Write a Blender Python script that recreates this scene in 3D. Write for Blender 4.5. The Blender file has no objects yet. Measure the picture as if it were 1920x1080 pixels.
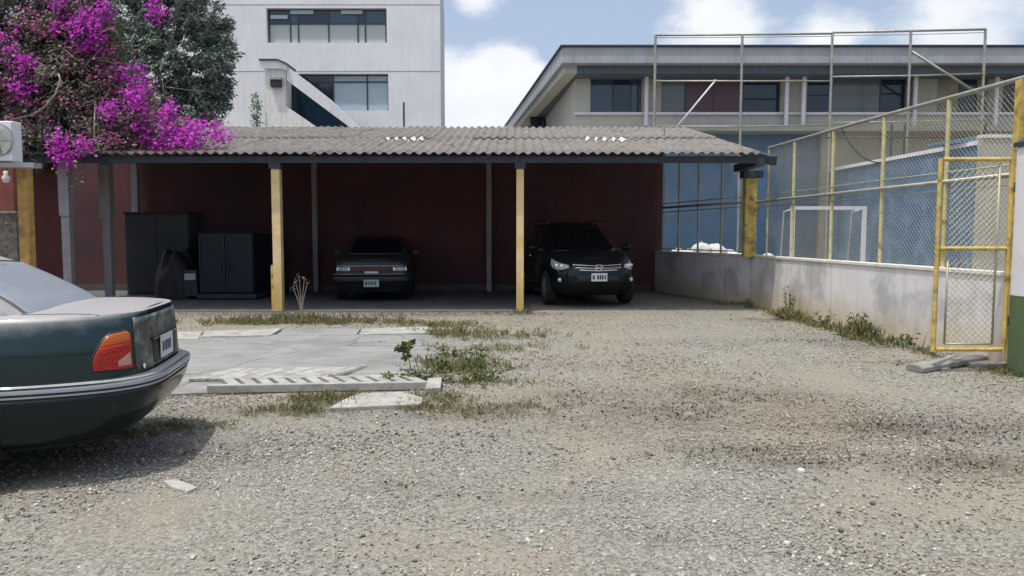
import bpy, bmesh, math, random
import numpy as np
from mathutils import Vector, Matrix, noise as mnoise

random.seed(7)
rng = np.random.default_rng(7)
R = math.radians
scene = bpy.context.scene
COL = scene.collection

# ------------------------------------------------------------------ camera
F_PX = 1390.0
PITCH = math.atan(100.0 / F_PX)
CAM_H = 1.41
cam_d = bpy.data.cameras.new("camera")
cam_d.sensor_width = 36.0
cam_d.lens = 36.0 * F_PX / 1920.0
cam_d.clip_start = 0.05
cam_d.clip_end = 2000.0
cam = bpy.data.objects.new("camera", cam_d)
COL.objects.link(cam)
cam.location = (0, 0, CAM_H)
cam.rotation_euler = (math.pi / 2 - PITCH, 0, 0)
scene.camera = cam

# ------------------------------------------------------------------ sky and sun
SUN_TO = Vector((-0.22, -0.17, 0.95)).normalized()      # direction towards the sun
SUN_EL = math.asin(SUN_TO.z)
SUN_AZ = math.atan2(SUN_TO.x, SUN_TO.y)                # clockwise from +Y
world = bpy.data.worlds.new("World")
scene.world = world
world.use_nodes = True
wn, wl = world.node_tree.nodes, world.node_tree.links
wn.clear()
w_out = wn.new("ShaderNodeOutputWorld")
w_bg = wn.new("ShaderNodeBackground")
w_bg.inputs["Strength"].default_value = 0.15
sky = wn.new("ShaderNodeTexSky")
sky.sky_type = 'NISHITA'
sky.sun_disc = False
sky.sun_elevation = SUN_EL
sky.sun_rotation = SUN_AZ
sky.dust_density = 4.0
sky.air_density = 1.0
sky.ozone_density = 1.2
tc = wn.new("ShaderNodeTexCoord")
mp = wn.new("ShaderNodeMapping")
mp.inputs["Scale"].default_value = (1.0, 1.0, 1.9)
mp.inputs["Location"].default_value = (0.34, 0.1, 0.06)
wl.new(tc.outputs["Generated"], mp.inputs["Vector"])
n1 = wn.new("ShaderNodeTexNoise")
n1.inputs["Scale"].default_value = 3.4
n1.inputs["Detail"].default_value = 9.0
n1.inputs["Roughness"].default_value = 0.56
n1.inputs["Distortion"].default_value = 0.25
wl.new(mp.outputs["Vector"], n1.inputs["Vector"])
# a cumulus bank in view: direction-space lobes added to the noise
def lobe(direction, size):
    d = Vector(direction).normalized()
    dp = wn.new("ShaderNodeVectorMath"); dp.operation = 'DISTANCE'
    nrm = wn.new("ShaderNodeVectorMath"); nrm.operation = 'NORMALIZE'
    wl.new(tc.outputs["Generated"], nrm.inputs[0])
    wl.new(nrm.outputs["Vector"], dp.inputs[0])
    dp.inputs[1].default_value = d
    mr = wn.new("ShaderNodeMapRange")
    mr.inputs["From Min"].default_value = 0.0
    mr.inputs["From Max"].default_value = size
    mr.inputs["To Min"].default_value = 0.30
    mr.inputs["To Max"].default_value = 0.0
    wl.new(dp.outputs["Value"], mr.inputs["Value"])
    return mr.outputs["Result"]
def pix_dir(px, py):
    u, v = (px - 960) / F_PX, (540 - py) / F_PX
    c, s = math.cos(PITCH), math.sin(PITCH)
    return (u, c + v * s, -s + v * c)
acc = n1.outputs["Fac"]
for (px, py, sz) in ((965, 150, 0.075), (890, 190, 0.09), (1340, 20, 0.09), (1780, 30, 0.11), (690, 230, 0.16), (1000, 330, 0.17),
                     (1540, 60, 0.06), (900, -15, 0.05)):
    ad = wn.new("ShaderNodeMath"); ad.operation = 'ADD'
    wl.new(acc, ad.inputs[0]); wl.new(lobe(pix_dir(px, py), sz), ad.inputs[1])
    acc = ad.outputs["Value"]
ramp = wn.new("ShaderNodeMapRange")
ramp.interpolation_type = 'SMOOTHSTEP'
ramp.inputs["From Min"].default_value = 0.55
ramp.inputs["From Max"].default_value = 0.73
wl.new(acc, ramp.inputs["Value"])
n2 = wn.new("ShaderNodeTexNoise")
n2.inputs["Scale"].default_value = 9.0
n2.inputs["Detail"].default_value = 5.0
wl.new(mp.outputs["Vector"], n2.inputs["Vector"])
cr = wn.new("ShaderNodeMix"); cr.data_type = 'RGBA'
cr.inputs["A"].default_value = (4.0, 4.4, 5.0, 1)
cr.inputs["B"].default_value = (5.9, 5.9, 5.8, 1)
wl.new(n2.outputs["Fac"], cr.inputs["Factor"])
mx = wn.new("ShaderNodeMix"); mx.data_type = 'RGBA'
wl.new(ramp.outputs["Result"], mx.inputs["Factor"])
hs = wn.new("ShaderNodeHueSaturation")
hs.inputs["Saturation"].default_value = 0.80
hs.inputs["Value"].default_value = 1.08
wl.new(sky.outputs["Color"], hs.inputs["Color"])
wl.new(hs.outputs["Color"], mx.inputs["A"])
wl.new(cr.outputs["Result"], mx.inputs["B"])
wl.new(mx.outputs["Result"], w_bg.inputs["Color"])
wl.new(w_bg.outputs["Background"], w_out.inputs["Surface"])

sun_d = bpy.data.lights.new("sun", 'SUN')
sun_d.energy = 2.5
sun_d.angle = R(0.6)
sun_d.color = (1.0, 0.97, 0.91)
sun = bpy.data.objects.new("sun", sun_d)
COL.objects.link(sun)
sun.rotation_euler = SUN_TO.to_track_quat('Z', 'Y').to_euler()

vs = scene.view_settings
vs.view_transform = 'Standard'
vs.look = 'None'
vs.exposure = 0.31
vs.gamma = 1.0
vs.use_curve_mapping = False
scene.cycles.max_bounces = 8
scene.cycles.transparent_max_bounces = 12

# ------------------------------------------------------------------ measuring helpers
def smooth(a, b, x):
    t = min(1.0, max(0.0, (x - a) / (b - a)))
    return t * t * (3 - 2 * t)
def gz(x, y):
    """height of the yard: a shallow dip near the camera"""
    return -0.12 * (1 - smooth(5.5, 9.0, y))
def at(px, py, Y):
    d = pix_dir(px, py)
    k = Y / d[1]
    return Vector((d[0] * k, Y, CAM_H + d[2] * k))
def on_ground(px, py):
    z = 0.0
    for _ in range(12):
        d = pix_dir(px, py)
        k = (z - CAM_H) / d[2]
        x, y = d[0] * k, d[1] * k
        z = gz(x, y)
    return Vector((x, y, z))

# ------------------------------------------------------------------ mesh builder
class MB:
    def __init__(s):
        s.v, s.f = [], []
    def add(s, verts, faces):
        o = len(s.v)
        s.v.extend([tuple(p) for p in verts])
        s.f.extend([tuple(i + o for i in f) for f in faces])
        return s
    def box(s, x0, x1, y0, y1, z0, z1):
        return s.add([(x0, y0, z0), (x1, y0, z0), (x1, y1, z0), (x0, y1, z0), (x0, y0, z1), (x1, y0, z1), (x1, y1, z1), (x0, y1, z1)],
                     [(3, 2, 1, 0), (4, 5, 6, 7), (0, 1, 5, 4), (1, 2, 6, 5), (2, 3, 7, 6), (3, 0, 4, 7)])
    def prism(s, poly, d):
        """poly: list of 3-D points (planar), d: extrusion vector"""
        n = len(poly)
        d = Vector(d)
        vs_ = [Vector(p) for p in poly] + [Vector(p) + d for p in poly]
        fs = [tuple(range(n)), tuple(range(2 * n - 1, n - 1, -1))]
        fs += [(i, n + i, n + (i + 1) % n, (i + 1) % n) for i in range(n)]
        return s.add(vs_, fs)
    def bar(s, a, b, w, h=None, up=(0, 0, 1)):
        """rectangular bar from a to b, width w, height h"""
        h = w if h is None else h
        a, b = Vector(a), Vector(b)
        t = (b - a).normalized()
        u = Vector(up)
        if abs(t.dot(u)) > 0.99:
            u = Vector((0, 1, 0))
        r = t.cross(u).normalized()
        u = r.cross(t).normalized()
        c = []
        for p in (a, b):
            for (i, j) in ((-1, -1), (1, -1), (1, 1), (-1, 1)):
                c.append(p + r * (i * w / 2) + u * (j * h / 2))
        return s.add(c, [(0, 1, 2, 3), (7, 6, 5, 4), (0, 4, 5, 1), (1, 5, 6, 2), (2, 6, 7, 3), (3, 7, 4, 0)])
    def tube(s, pts, rad, n=8, cap=True):
        pts = [Vector(p) for p in pts]
        rads = rad if isinstance(rad, (list, tuple)) else [rad] * len(pts)
        vs_, fs = [], []
        prev = None
        for i, p in enumerate(pts):
            t = (pts[min(i + 1, len(pts) - 1)] - pts[max(i - 1, 0)]).normalized()
            if prev is None:
                a = Vector((0, 0, 1)) if abs(t.z) < 0.9 else Vector((1, 0, 0))
                r = t.cross(a).normalized()
            else:
                r = (prev - t * prev.dot(t))
                r = r.normalized() if r.length > 1e-6 else t.orthogonal().normalized()
            prev = r
            b = t.cross(r)
            for k in range(n):
                an = 2 * math.pi * k / n
                vs_.append(p + (r * math.cos(an) + b * math.sin(an)) * rads[i])
        for i in range(len(pts) - 1):
            for k in range(n):
                k2 = (k + 1) % n
                fs.append((i * n + k, i * n + k2, (i + 1) * n + k2, (i + 1) * n + k))
        if cap:
            fs.append(tuple(range(n - 1, -1, -1)))
            m = (len(pts) - 1) * n
            fs.append(tuple(m + k for k in range(n)))
        return s.add(vs_, fs)
    def lathe(s, prof, n=24, axis='Z', centre=(0, 0, 0)):
        """prof: list of (r, h) along the axis"""
        c = Vector(centre)
        vs_, fs = [], []
        for (r, h) in prof:
            for k in range(n):
                a = 2 * math.pi * k / n
                p = (r * math.cos(a), r * math.sin(a), h)
                if axis == 'Y':
                    p = (p[0], p[2], p[1])
                elif axis == 'X':
                    p = (p[2], p[0], p[1])
                vs_.append(Vector(p) + c)
        m = len(prof)
        for i in range(m - 1):
            for k in range(n):
                k2 = (k + 1) % n
                fs.append((i * n + k, i * n + k2, (i + 1) * n + k2, (i + 1) * n + k))
        return s.add(vs_, fs)
    def grid(s, P):
        nu, nv = len(P), len(P[0])
        return s.add([p for r in P for p in r],
                     [(i * nv + j, (i + 1) * nv + j, (i + 1) * nv + j + 1, i * nv + j + 1) for i in range(nu - 1) for j in range(nv - 1)])
    def mesh(s, name, m=None, smooth_=False, angle=None):
        me = bpy.data.meshes.new(name)
        me.from_pydata(s.v, [], s.f)
        if m is not None:
            me.materials.append(m)
        if smooth_ or angle is not None:
            me.polygons.foreach_set("use_smooth", [True] * len(me.polygons))
        if angle is not None:
            bm = bmesh.new(); bm.from_mesh(me)
            for e in bm.edges:
                if len(e.link_faces) == 2 and e.calc_face_angle(0) > R(angle):
                    e.smooth = False
            bm.to_mesh(me); bm.free()
        me.validate()
        me.update()
        return me
    def build(s, name, m=None, parent=None, smooth_=False, angle=None, bevel=0.0, recalc=True):
        me = s.mesh(name, m, smooth_, angle)
        if recalc:
            bm = bmesh.new(); bm.from_mesh(me)
            bmesh.ops.recalc_face_normals(bm, faces=bm.faces)
            bm.to_mesh(me); bm.free()
        o = bpy.data.objects.new(name, me)
        COL.objects.link(o)
        if parent is not None:
            o.parent = parent
        if bevel > 0:
            b = o.modifiers.new("bevel", 'BEVEL')
            b.width = bevel; b.segments = 2; b.limit_method = 'ANGLE'
        return o

def tag(o, label=None, cat=None, group=None, kind=None):
    if label: o["label"] = label
    if cat: o["category"] = cat
    if group: o["group"] = group
    if kind: o["kind"] = kind
    return o
def thing(name, label, cat, loc=(0, 0, 0), rz=0.0, group=None):
    o = bpy.data.objects.new(name, None)
    o.empty_display_size = 0.1
    COL.objects.link(o)
    o.location = loc
    o.rotation_euler = (0, 0, rz)
    return tag(o, label, cat, group)
def inst(name, me, parent=None, loc=(0, 0, 0), rot=(0, 0, 0), scale=(1, 1, 1)):
    o = bpy.data.objects.new(name, me)
    COL.objects.link(o)
    o.parent = parent
    o.location, o.rotation_euler, o.scale = loc, rot, scale
    return o

# ------------------------------------------------------------------ materials
def mat(name, c, rough=0.75, metal=0.0, var=0.18, vscale=6.0, bump=0.0, bscale=40.0, c2=None, c2scale=1.5, c2cut=(0.5, 0.65),
        streak=0.0, streak_c=(0.05, 0.045, 0.04), coat=0.0, low=None, spec=0.5, stretch=None, cracks=0.0):
    m = bpy.data.materials.new(name)
    m.use_nodes = True
    N, L = m.node_tree.nodes, m.node_tree.links
    b = N["Principled BSDF"]
    b.inputs["Roughness"].default_value = rough
    b.inputs["Metallic"].default_value = metal
    b.inputs["Specular IOR Level"].default_value = spec
    if coat:
        b.inputs["Coat Weight"].default_value = coat
        b.inputs["Coat Roughness"].default_value = 0.05
    g = N.new("ShaderNodeNewGeometry")
    def nz(scale, detail=6, rough_=0.6, vec=None):
        n = N.new("ShaderNodeTexNoise")
        n.inputs["Scale"].default_value = scale
        n.inputs["Detail"].default_value = detail
        n.inputs["Roughness"].default_value = rough_
        L.new(vec or g.outputs["Position"], n.inputs["Vector"])
        return n.outputs["Fac"]
    def rng_(v, a, b_, c_=0.0, d_=1.0):
        r = N.new("ShaderNodeMapRange")
        r.inputs["From Min"].default_value, r.inputs["From Max"].default_value = a, b_
        r.inputs["To Min"].default_value, r.inputs["To Max"].default_value = c_, d_
        L.new(v, r.inputs["Value"])
        return r.outputs["Result"]
    def mix(f, a, b_, blend='MIX'):
        x = N.new("ShaderNodeMix"); x.data_type = 'RGBA'; x.blend_type = blend
        if isinstance(f, float): x.inputs["Factor"].default_value = f
        else: L.new(f, x.inputs["Factor"])
        for k, q in (("A", a), ("B", b_)):
            if isinstance(q, tuple): x.inputs[k].default_value = (*q[:3], 1)
            else: L.new(q, x.inputs[k])
        return x.outputs["Result"]
    def sep_map(scale):
        mpn = N.new("ShaderNodeMapping")
        mpn.inputs["Scale"].default_value = scale
        L.new(g.outputs["Position"], mpn.inputs["Vector"])
        return mpn.outputs["Vector"]
    vec0 = sep_map(stretch) if stretch else None
    lo = tuple(x * (1 - var) for x in c)
    hi = tuple(min(1, x * (1 + var)) for x in c)
    col = mix(rng_(nz(vscale, vec=vec0), 0.3, 0.7), lo, hi)
    if c2:
        col = mix(rng_(nz(c2scale, 8, 0.65), *c2cut), col, c2)
    if streak:
        st = nz(1.0, 6, 0.7, sep_map((7.0, 7.0, 0.45)))
        col = mix(rng_(st, 0.52, 0.80, 0.0, streak), col, streak_c)
    if low:                                      # splash-back dirt near the foot of a wall: (z0, z1, colour, amount)
        sx = N.new("ShaderNodeSeparateXYZ")
        L.new(g.outputs["Position"], sx.inputs["Vector"])
        ad = N.new("ShaderNodeMath"); ad.operation = 'MULTIPLY_ADD'
        L.new(nz(3.0), ad.inputs[0]); ad.inputs[1].default_value = -0.5
        L.new(sx.outputs["Z"], ad.inputs[2])
        col = mix(rng_(ad.outputs["Value"], low[0], low[1], low[3], 0.0), col, low[2])
    if cracks:                                   # hairline cracks and filled joints
        vv = N.new("ShaderNodeTexVoronoi"); vv.feature = 'DISTANCE_TO_EDGE'
        vv.inputs["Scale"].default_value = cracks
        nv = N.new("ShaderNodeTexNoise"); nv.inputs["Scale"].default_value = 3.0; nv.inputs["Detail"].default_value = 6
        L.new(g.outputs["Position"], nv.inputs["Vector"])
        va = N.new("ShaderNodeVectorMath"); va.operation = 'MULTIPLY_ADD'
        L.new(nv.outputs["Color"], va.inputs[0]); va.inputs[1].default_value = (0.35, 0.35, 0.35)
        L.new(g.outputs["Position"], va.inputs[2])
        L.new(va.outputs["Vector"], vv.inputs["Vector"])
        col = mix(rng_(vv.outputs["Distance"], 0.003, 0.014, 0.45, 0.0), col, (0.07, 0.065, 0.055))
    L.new(col, b.inputs["Base Color"])
    if bump:
        bp = N.new("ShaderNodeBump")
        bp.inputs["Strength"].default_value = bump
        bp.inputs["Distance"].default_value = 0.02
        L.new(nz(bscale, 5, 0.65, vec0), bp.inputs["Height"])
        L.new(bp.outputs["Normal"], b.inputs["Normal"])
    return m

def leaf_mat(name, cols, rough=0.6, trans=0.35):
    """each leaf island takes its own tone from the list"""
    m = bpy.data.materials.new(name)
    m.use_nodes = True
    N, L = m.node_tree.nodes, m.node_tree.links
    b = N["Principled BSDF"]
    out = N["Material Output"]
    b.inputs["Roughness"].default_value = rough
    b.inputs["Specular IOR Level"].default_value = 0.3
    g = N.new("ShaderNodeNewGeometry")
    r = N.new("ShaderNodeValToRGB")
    r.color_ramp.interpolation = 'LINEAR'
    els = r.color_ramp.elements
    while len(els) < len(cols):
        els.new(0.5)
    for i, c in enumerate(cols):
        els[i].position = i / max(1, len(cols) - 1)
        els[i].color = (*c, 1)
    L.new(g.outputs["Random Per Island"], r.inputs["Fac"])
    L.new(r.outputs["Color"], b.inputs["Base Color"])
    t = N.new("ShaderNodeBsdfTranslucent")
    L.new(r.outputs["Color"], t.inputs["Color"])
    ms = N.new("ShaderNodeMixShader")
    ms.inputs["Fac"].default_value = trans
    L.new(b.outputs["BSDF"], ms.inputs[1])
    L.new(t.outputs["BSDF"], ms.inputs[2])
    L.new(ms.outputs["Shader"], out.inputs["Surface"])
    return m

def glass_mat(name, c, rough=0.06):
    m = bpy.data.materials.new(name)
    m.use_nodes = True
    b = m.node_tree.nodes["Principled BSDF"]
    b.inputs["Base Color"].default_value = (*c, 1)
    b.inputs["Roughness"].default_value = rough
    b.inputs["Specular IOR Level"].default_value = 0.6
    return m

def car_paint(name, c, dust_c=(0.42, 0.40, 0.38), dust=0.85, rough=0.22, metal=0.35, spec=0.5, coat=0.35):
    """paint with settled dust on the faces that look up"""
    m = bpy.data.materials.new(name)
    m.use_nodes = True
    N, L = m.node_tree.nodes, m.node_tree.links
    b = N["Principled BSDF"]
    g = N.new("ShaderNodeNewGeometry")
    sx = N.new("ShaderNodeSeparateXYZ")
    L.new(g.outputs["Normal"], sx.inputs["Vector"])
    n = N.new("ShaderNodeTexNoise"); n.inputs["Scale"].default_value = 9; n.inputs["Detail"].default_value = 8
    L.new(g.outputs["Position"], n.inputs["Vector"])
    ad = N.new("ShaderNodeMath"); ad.operation = 'MULTIPLY_ADD'
    L.new(n.outputs["Fac"], ad.inputs[0]); ad.inputs[1].default_value = 0.35
    L.new(sx.outputs["Z"], ad.inputs[2])
    r = N.new("ShaderNodeMapRange")
    r.inputs["From Min"].default_value, r.inputs["From Max"].default_value = 0.45, 1.05
    r.inputs["To Min"].default_value, r.inputs["To Max"].default_value = 0.04, dust
    L.new(ad.outputs["Value"], r.inputs["Value"])
    fac = r.outputs["Result"]
    x = N.new("ShaderNodeMix"); x.data_type = 'RGBA'
    x.inputs["A"].default_value = (*c, 1); x.inputs["B"].default_value = (*dust_c, 1)
    L.new(fac, x.inputs["Factor"])
    L.new(x.outputs["Result"], b.inputs["Base Color"])
    rr = N.new("ShaderNodeMapRange")
    rr.inputs["To Min"].default_value, rr.inputs["To Max"].default_value = rough, 0.8
    L.new(fac, rr.inputs["Value"]); L.new(rr.outputs["Result"], b.inputs["Roughness"])
    mm = N.new("ShaderNodeMapRange")
    mm.inputs["To Min"].default_value, mm.inputs["To Max"].default_value = metal, 0.0
    L.new(fac, mm.inputs["Value"]); L.new(mm.outputs["Result"], b.inputs["Metallic"])
    b.inputs["Coat Weight"].default_value = coat
    b.inputs["Specular IOR Level"].default_value = spec
    b.inputs["Coat Roughness"].default_value = 0.08
    return m
# ------------------------------------------------------------------ palette
M = {}
M['yellow'] = mat('yellow_paint', (0.52, 0.385, 0.10), 0.6, var=0.22, vscale=9, c2=(0.19, 0.11, 0.045), c2scale=7, c2cut=(0.52, 0.66), bump=0.15)
M['yellow_pale'] = mat('faded_yellow_paint', (0.52, 0.47, 0.24), 0.65, var=0.2, vscale=9, c2=(0.24, 0.15, 0.05), c2scale=8, c2cut=(0.56, 0.74), bump=0.12)
M['post_tan'] = mat('sunbleached_post_paint', (0.72, 0.55, 0.30), 0.65, var=0.12, vscale=5, c2=(0.64, 0.44, 0.14), c2scale=2, low=(0.0, 0.6, (0.40, 0.27, 0.02), 0.6), bump=0.1)
M['rail_grey'] = mat('galvanised_rail', (0.34, 0.34, 0.30), 0.5, metal=0.4, var=0.2, c2=(0.32, 0.26, 0.08), c2scale=5, c2cut=(0.55, 0.7))
M['wire'] = mat('chain_wire', (0.38, 0.355, 0.24), 0.5, metal=0.3, var=0.15)
M['maroon'] = mat('maroon_wall_paint', (0.125, 0.044, 0.044), 0.85, var=0.12, vscale=1.2, c2=(0.07, 0.038, 0.048), c2scale=0.5, c2cut=(0.42, 0.62), streak=0.35, streak_c=(0.04, 0.025, 0.03), bump=0.2, bscale=25)
M['steel_dark'] = mat('dark_steel', (0.045, 0.055, 0.07), 0.55, metal=0.3, var=0.2)
M['grey_post'] = mat('grey_post_paint', (0.30, 0.29, 0.31), 0.7, var=0.15, vscale=8)
M['cement_sheet'] = mat('weathered_cement_sheet', (0.175, 0.166, 0.148), 0.9, var=0.32, vscale=5, c2=(0.075, 0.07, 0.06), c2scale=2.2, c2cut=(0.5, 0.72),
                        bump=0.3, bscale=60, stretch=(6, 0.7, 0.7))
M['white_patch'] = mat('white_sealant', (0.62, 0.61, 0.59), 0.8, var=0.1)
M['white_wall'] = mat('white_wall_paint', (0.74, 0.75, 0.77), 0.85, var=0.03, vscale=2.0, streak=0.5, streak_c=(0.42, 0.42, 0.42), bump=0.1, bscale=30,
                      c2=(0.68, 0.695, 0.72), c2scale=0.7, c2cut=(0.45, 0.6))
M['white_old'] = mat('old_whitewash', (0.76, 0.75, 0.72), 0.9, var=0.08, vscale=5, streak=0.7, streak_c=(0.25, 0.24, 0.22), bump=0.2, bscale=20)
M['groove'] = mat('mortar_groove', (0.25, 0.25, 0.26), 0.9)
M['frame_dark'] = mat('dark_window_frame', (0.035, 0.05, 0.065), 0.5)
M['blind'] = mat('pale_blind', (0.42, 0.46, 0.47), 0.7, var=0.04)
M['blind_blue'] = mat('blue_film_pane', (0.36, 0.46, 0.52), 0.4, var=0.05)
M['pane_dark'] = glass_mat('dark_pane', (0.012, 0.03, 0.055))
M['pane_blue'] = glass_mat('blue_pane', (0.035, 0.075, 0.115))
M['pane_grey'] = glass_mat('grey_pane', (0.12, 0.14, 0.16), 0.15)
M['pane_plum'] = mat('plum_curtain_pane', (0.10, 0.05, 0.07), 0.35, var=0.12)
M['pane_tan'] = mat('tan_curtain_pane', (0.26, 0.23, 0.19), 0.5, var=0.2, vscale=3)
M['concrete_grey'] = mat('grey_fascia_concrete', (0.36, 0.385, 0.41), 0.85, var=0.10, vscale=2, streak=0.5, streak_c=(0.13, 0.14, 0.15), bump=0.15)
M['cream'] = mat('cream_render', (0.50, 0.485, 0.43), 0.85, var=0.07, vscale=1.5, streak=0.45, streak_c=(0.25, 0.24, 0.21), bump=0.15, bscale=15)
M['beige'] = mat('beige_render', (0.38, 0.37, 0.325), 0.88, var=0.10, vscale=2.5, streak=0.3, bump=0.15, bscale=15)
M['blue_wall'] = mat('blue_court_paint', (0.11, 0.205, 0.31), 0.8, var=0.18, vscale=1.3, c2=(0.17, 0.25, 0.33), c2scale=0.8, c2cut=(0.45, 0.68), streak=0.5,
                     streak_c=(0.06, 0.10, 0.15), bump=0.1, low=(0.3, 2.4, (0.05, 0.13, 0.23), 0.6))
M['blue_side'] = mat('blue_side_paint', (0.08, 0.15, 0.24), 0.8, var=0.15, vscale=1.5, c2=(0.13, 0.22, 0.32), c2scale=1.4, c2cut=(0.47, 0.62), streak=0.6, streak_c=(0.045, 0.07, 0.10), bump=0.1)
M['low_wall'] = mat('weathered_white_wall', (0.67, 0.655, 0.635), 0.88, var=0.05, vscale=2, streak=0.55, streak_c=(0.27, 0.25, 0.23), bump=0.12,
                    low=(-0.32, 0.26, (0.50, 0.37, 0.18), 0.85), c2=(0.45, 0.44, 0.44), c2scale=1.1, c2cut=(0.5, 0.62))
M['wall_cap'] = mat('wall_capping', (0.64, 0.61, 0.53), 0.85, var=0.1, streak=0.3)
M['eave_shade'] = mat('blue_grey_eave_shade', (0.11, 0.135, 0.165), 0.85, var=0.15)  # shade under the flat roof's overhang, put into the colour
M['ochre'] = mat('dull_ochre_paint', (0.40, 0.23, 0.06), 0.7, var=0.2, vscale=9, c2=(0.16, 0.09, 0.04), c2scale=6, c2cut=(0.5, 0.7), bump=0.15)
M['green_paint'] = mat('green_dado_paint', (0.085, 0.13, 0.06), 0.75, var=0.12, vscale=2)
M['white_paint'] = mat('white_paint', (0.72, 0.72, 0.74), 0.6, var=0.04)
M['concrete'] = mat('yard_concrete', (0.245, 0.25, 0.24), 0.9, var=0.2, vscale=2.5, c2=(0.18, 0.18, 0.165), c2scale=1.2, c2cut=(0.46, 0.64), bump=0.3, bscale=50, cracks=0.5,
                    stretch=(0.8, 3.0, 1))
M['concrete_pale'] = mat('pale_cast_concrete', (0.34, 0.34, 0.31), 0.9, var=0.22, vscale=7, bump=0.3, bscale=60, c2=(0.22, 0.205, 0.17), c2scale=4, c2cut=(0.5, 0.68))
M['concrete_dark'] = mat('dark_old_concrete', (0.24, 0.235, 0.22), 0.9, var=0.25, vscale=6, bump=0.4, bscale=40)
M['carport_floor'] = mat('floor_dirt_and_slot_shade', (0.10, 0.098, 0.10), 0.95, var=0.25, vscale=3, bump=0.3, bscale=60)  # floor tone, also used to paint shade in the strip's slots
M['rubber'] = mat('tyre_rubber', (0.014, 0.014, 0.015), 0.85, var=0.2)
M['black_plastic'] = mat('black_plastic', (0.016, 0.017, 0.018), 0.5, var=0.1)
M['chrome'] = mat('chrome', (0.75, 0.76, 0.78), 0.12, metal=1.0, var=0.02)
M['alloy'] = mat('alloy', (0.55, 0.55, 0.57), 0.3, metal=0.8, var=0.04)
M['car_glass'] = glass_mat('tinted_car_glass', (0.006, 0.008, 0.012), 0.04)
M['bark'] = mat('bark', (0.13, 0.105, 0.085), 0.9, var=0.3, vscale=14, bump=0.5, bscale=30)
M['twig'] = mat('pale_twig', (0.30, 0.25, 0.20), 0.9, var=0.2)

# ------------------------------------------------------------------ ground
def ground_material():
    m = bpy.data.materials.new('yard_gravel_ground')
    m.use_nodes = True
    N, L = m.node_tree.nodes, m.node_tree.links
    b = N["Principled BSDF"]
    b.inputs["Roughness"].default_value = 0.95
    b.inputs["Specular IOR Level"].default_value = 0.2
    g = N.new("ShaderNodeNewGeometry")
    def nz(s, d=6, r=0.6):
        n = N.new("ShaderNodeTexNoise")
        n.inputs["Scale"].default_value = s; n.inputs["Detail"].default_value = d; n.inputs["Roughness"].default_value = r
        L.new(g.outputs["Position"], n.inputs["Vector"]); return n.outputs["Fac"]
    def mr(v, a, b_, c=0., d=1.):
        r = N.new("ShaderNodeMapRange")
        r.inputs["From Min"].default_value, r.inputs["From Max"].default_value = a, b_
        r.inputs["To Min"].default_value, r.inputs["To Max"].default_value = c, d
        L.new(v, r.inputs["Value"]); return r.outputs["Result"]
    def mix(f, a, b_, blend='MIX'):
        x = N.new("ShaderNodeMix"); x.data_type = 'RGBA'; x.blend_type = blend
        if isinstance(f, float): x.inputs["Factor"].default_value = f
        else: L.new(f, x.inputs["Factor"])
        for k, q in (("A", a), ("B", b_)):
            if isinstance(q, tuple): x.inputs[k].default_value = (*q, 1)
            else: L.new(q, x.inputs[k])
        return x.outputs["Result"]
    def vor(s):
        v = N.new("ShaderNodeTexVoronoi"); v.inputs["Scale"].default_value = s
        L.new(g.outputs["Position"], v.inputs["Vector"]); return v
    v1, v2 = vor(55), vor(120)
    bw = N.new("ShaderNodeRGBToBW"); L.new(v1.outputs["Color"], bw.inputs["Color"])
    bw2 = N.new("ShaderNodeRGBToBW"); L.new(v2.outputs["Color"], bw2.inputs["Color"])
    dirt = mix(mr(nz(1.1), 0.35, 0.65), (0.235, 0.195, 0.14), (0.32, 0.28, 0.21))  # base darkened under the stones, painting shade into the gaps
    grav = mix(mr(bw.outputs["Val"], 0.15, 0.85), (0.06, 0.058, 0.048), (0.36, 0.36, 0.32))
    fine = mix(mr(bw2.outputs["Val"], 0.15, 0.85), (0.10, 0.093, 0.075), (0.34, 0.33, 0.28))
    grav = mix(0.45, grav, fine)
    dirt = mix(0.42, dirt, fine)
    dirt = mix(mr(nz(60, 4, 0.7), 0.35, 0.75, 0.0, 0.35), dirt, (0.15, 0.13, 0.10))
    col = mix(mr(nz(0.55, 7, 0.62), 0.47, 0.60, 0.15, 0.85), grav, dirt)
    # damp, dark soil patches
    at_ = N.new("ShaderNodeAttribute"); at_.attribute_name = 'soil'
    f = N.new("ShaderNodeMath"); f.operation = 'MULTIPLY'
    L.new(at_.outputs["Fac"], f.inputs[0]); L.new(mr(nz(7, 8, 0.7), 0.36, 0.6), f.inputs[1])
    col = mix(f.outputs["Value"], col, (0.075, 0.058, 0.04))
    L.new(col, b.inputs["Base Color"])
    bp = N.new("ShaderNodeBump"); bp.inputs["Strength"].default_value = 0.5; bp.inputs["Distance"].default_value = 0.012
    hh = N.new("ShaderNodeMath"); hh.operation = 'MULTIPLY_ADD'
    L.new(v1.outputs["Distance"], hh.inputs[0]); hh.inputs[1].default_value = -0.8
    L.new(nz(35, 6, 0.7), hh.inputs[2])
    L.new(hh.outputs["Value"], bp.inputs["Height"]); L.new(bp.outputs["Normal"], b.inputs["Normal"])
    return m
M['ground'] = ground_material()

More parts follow.
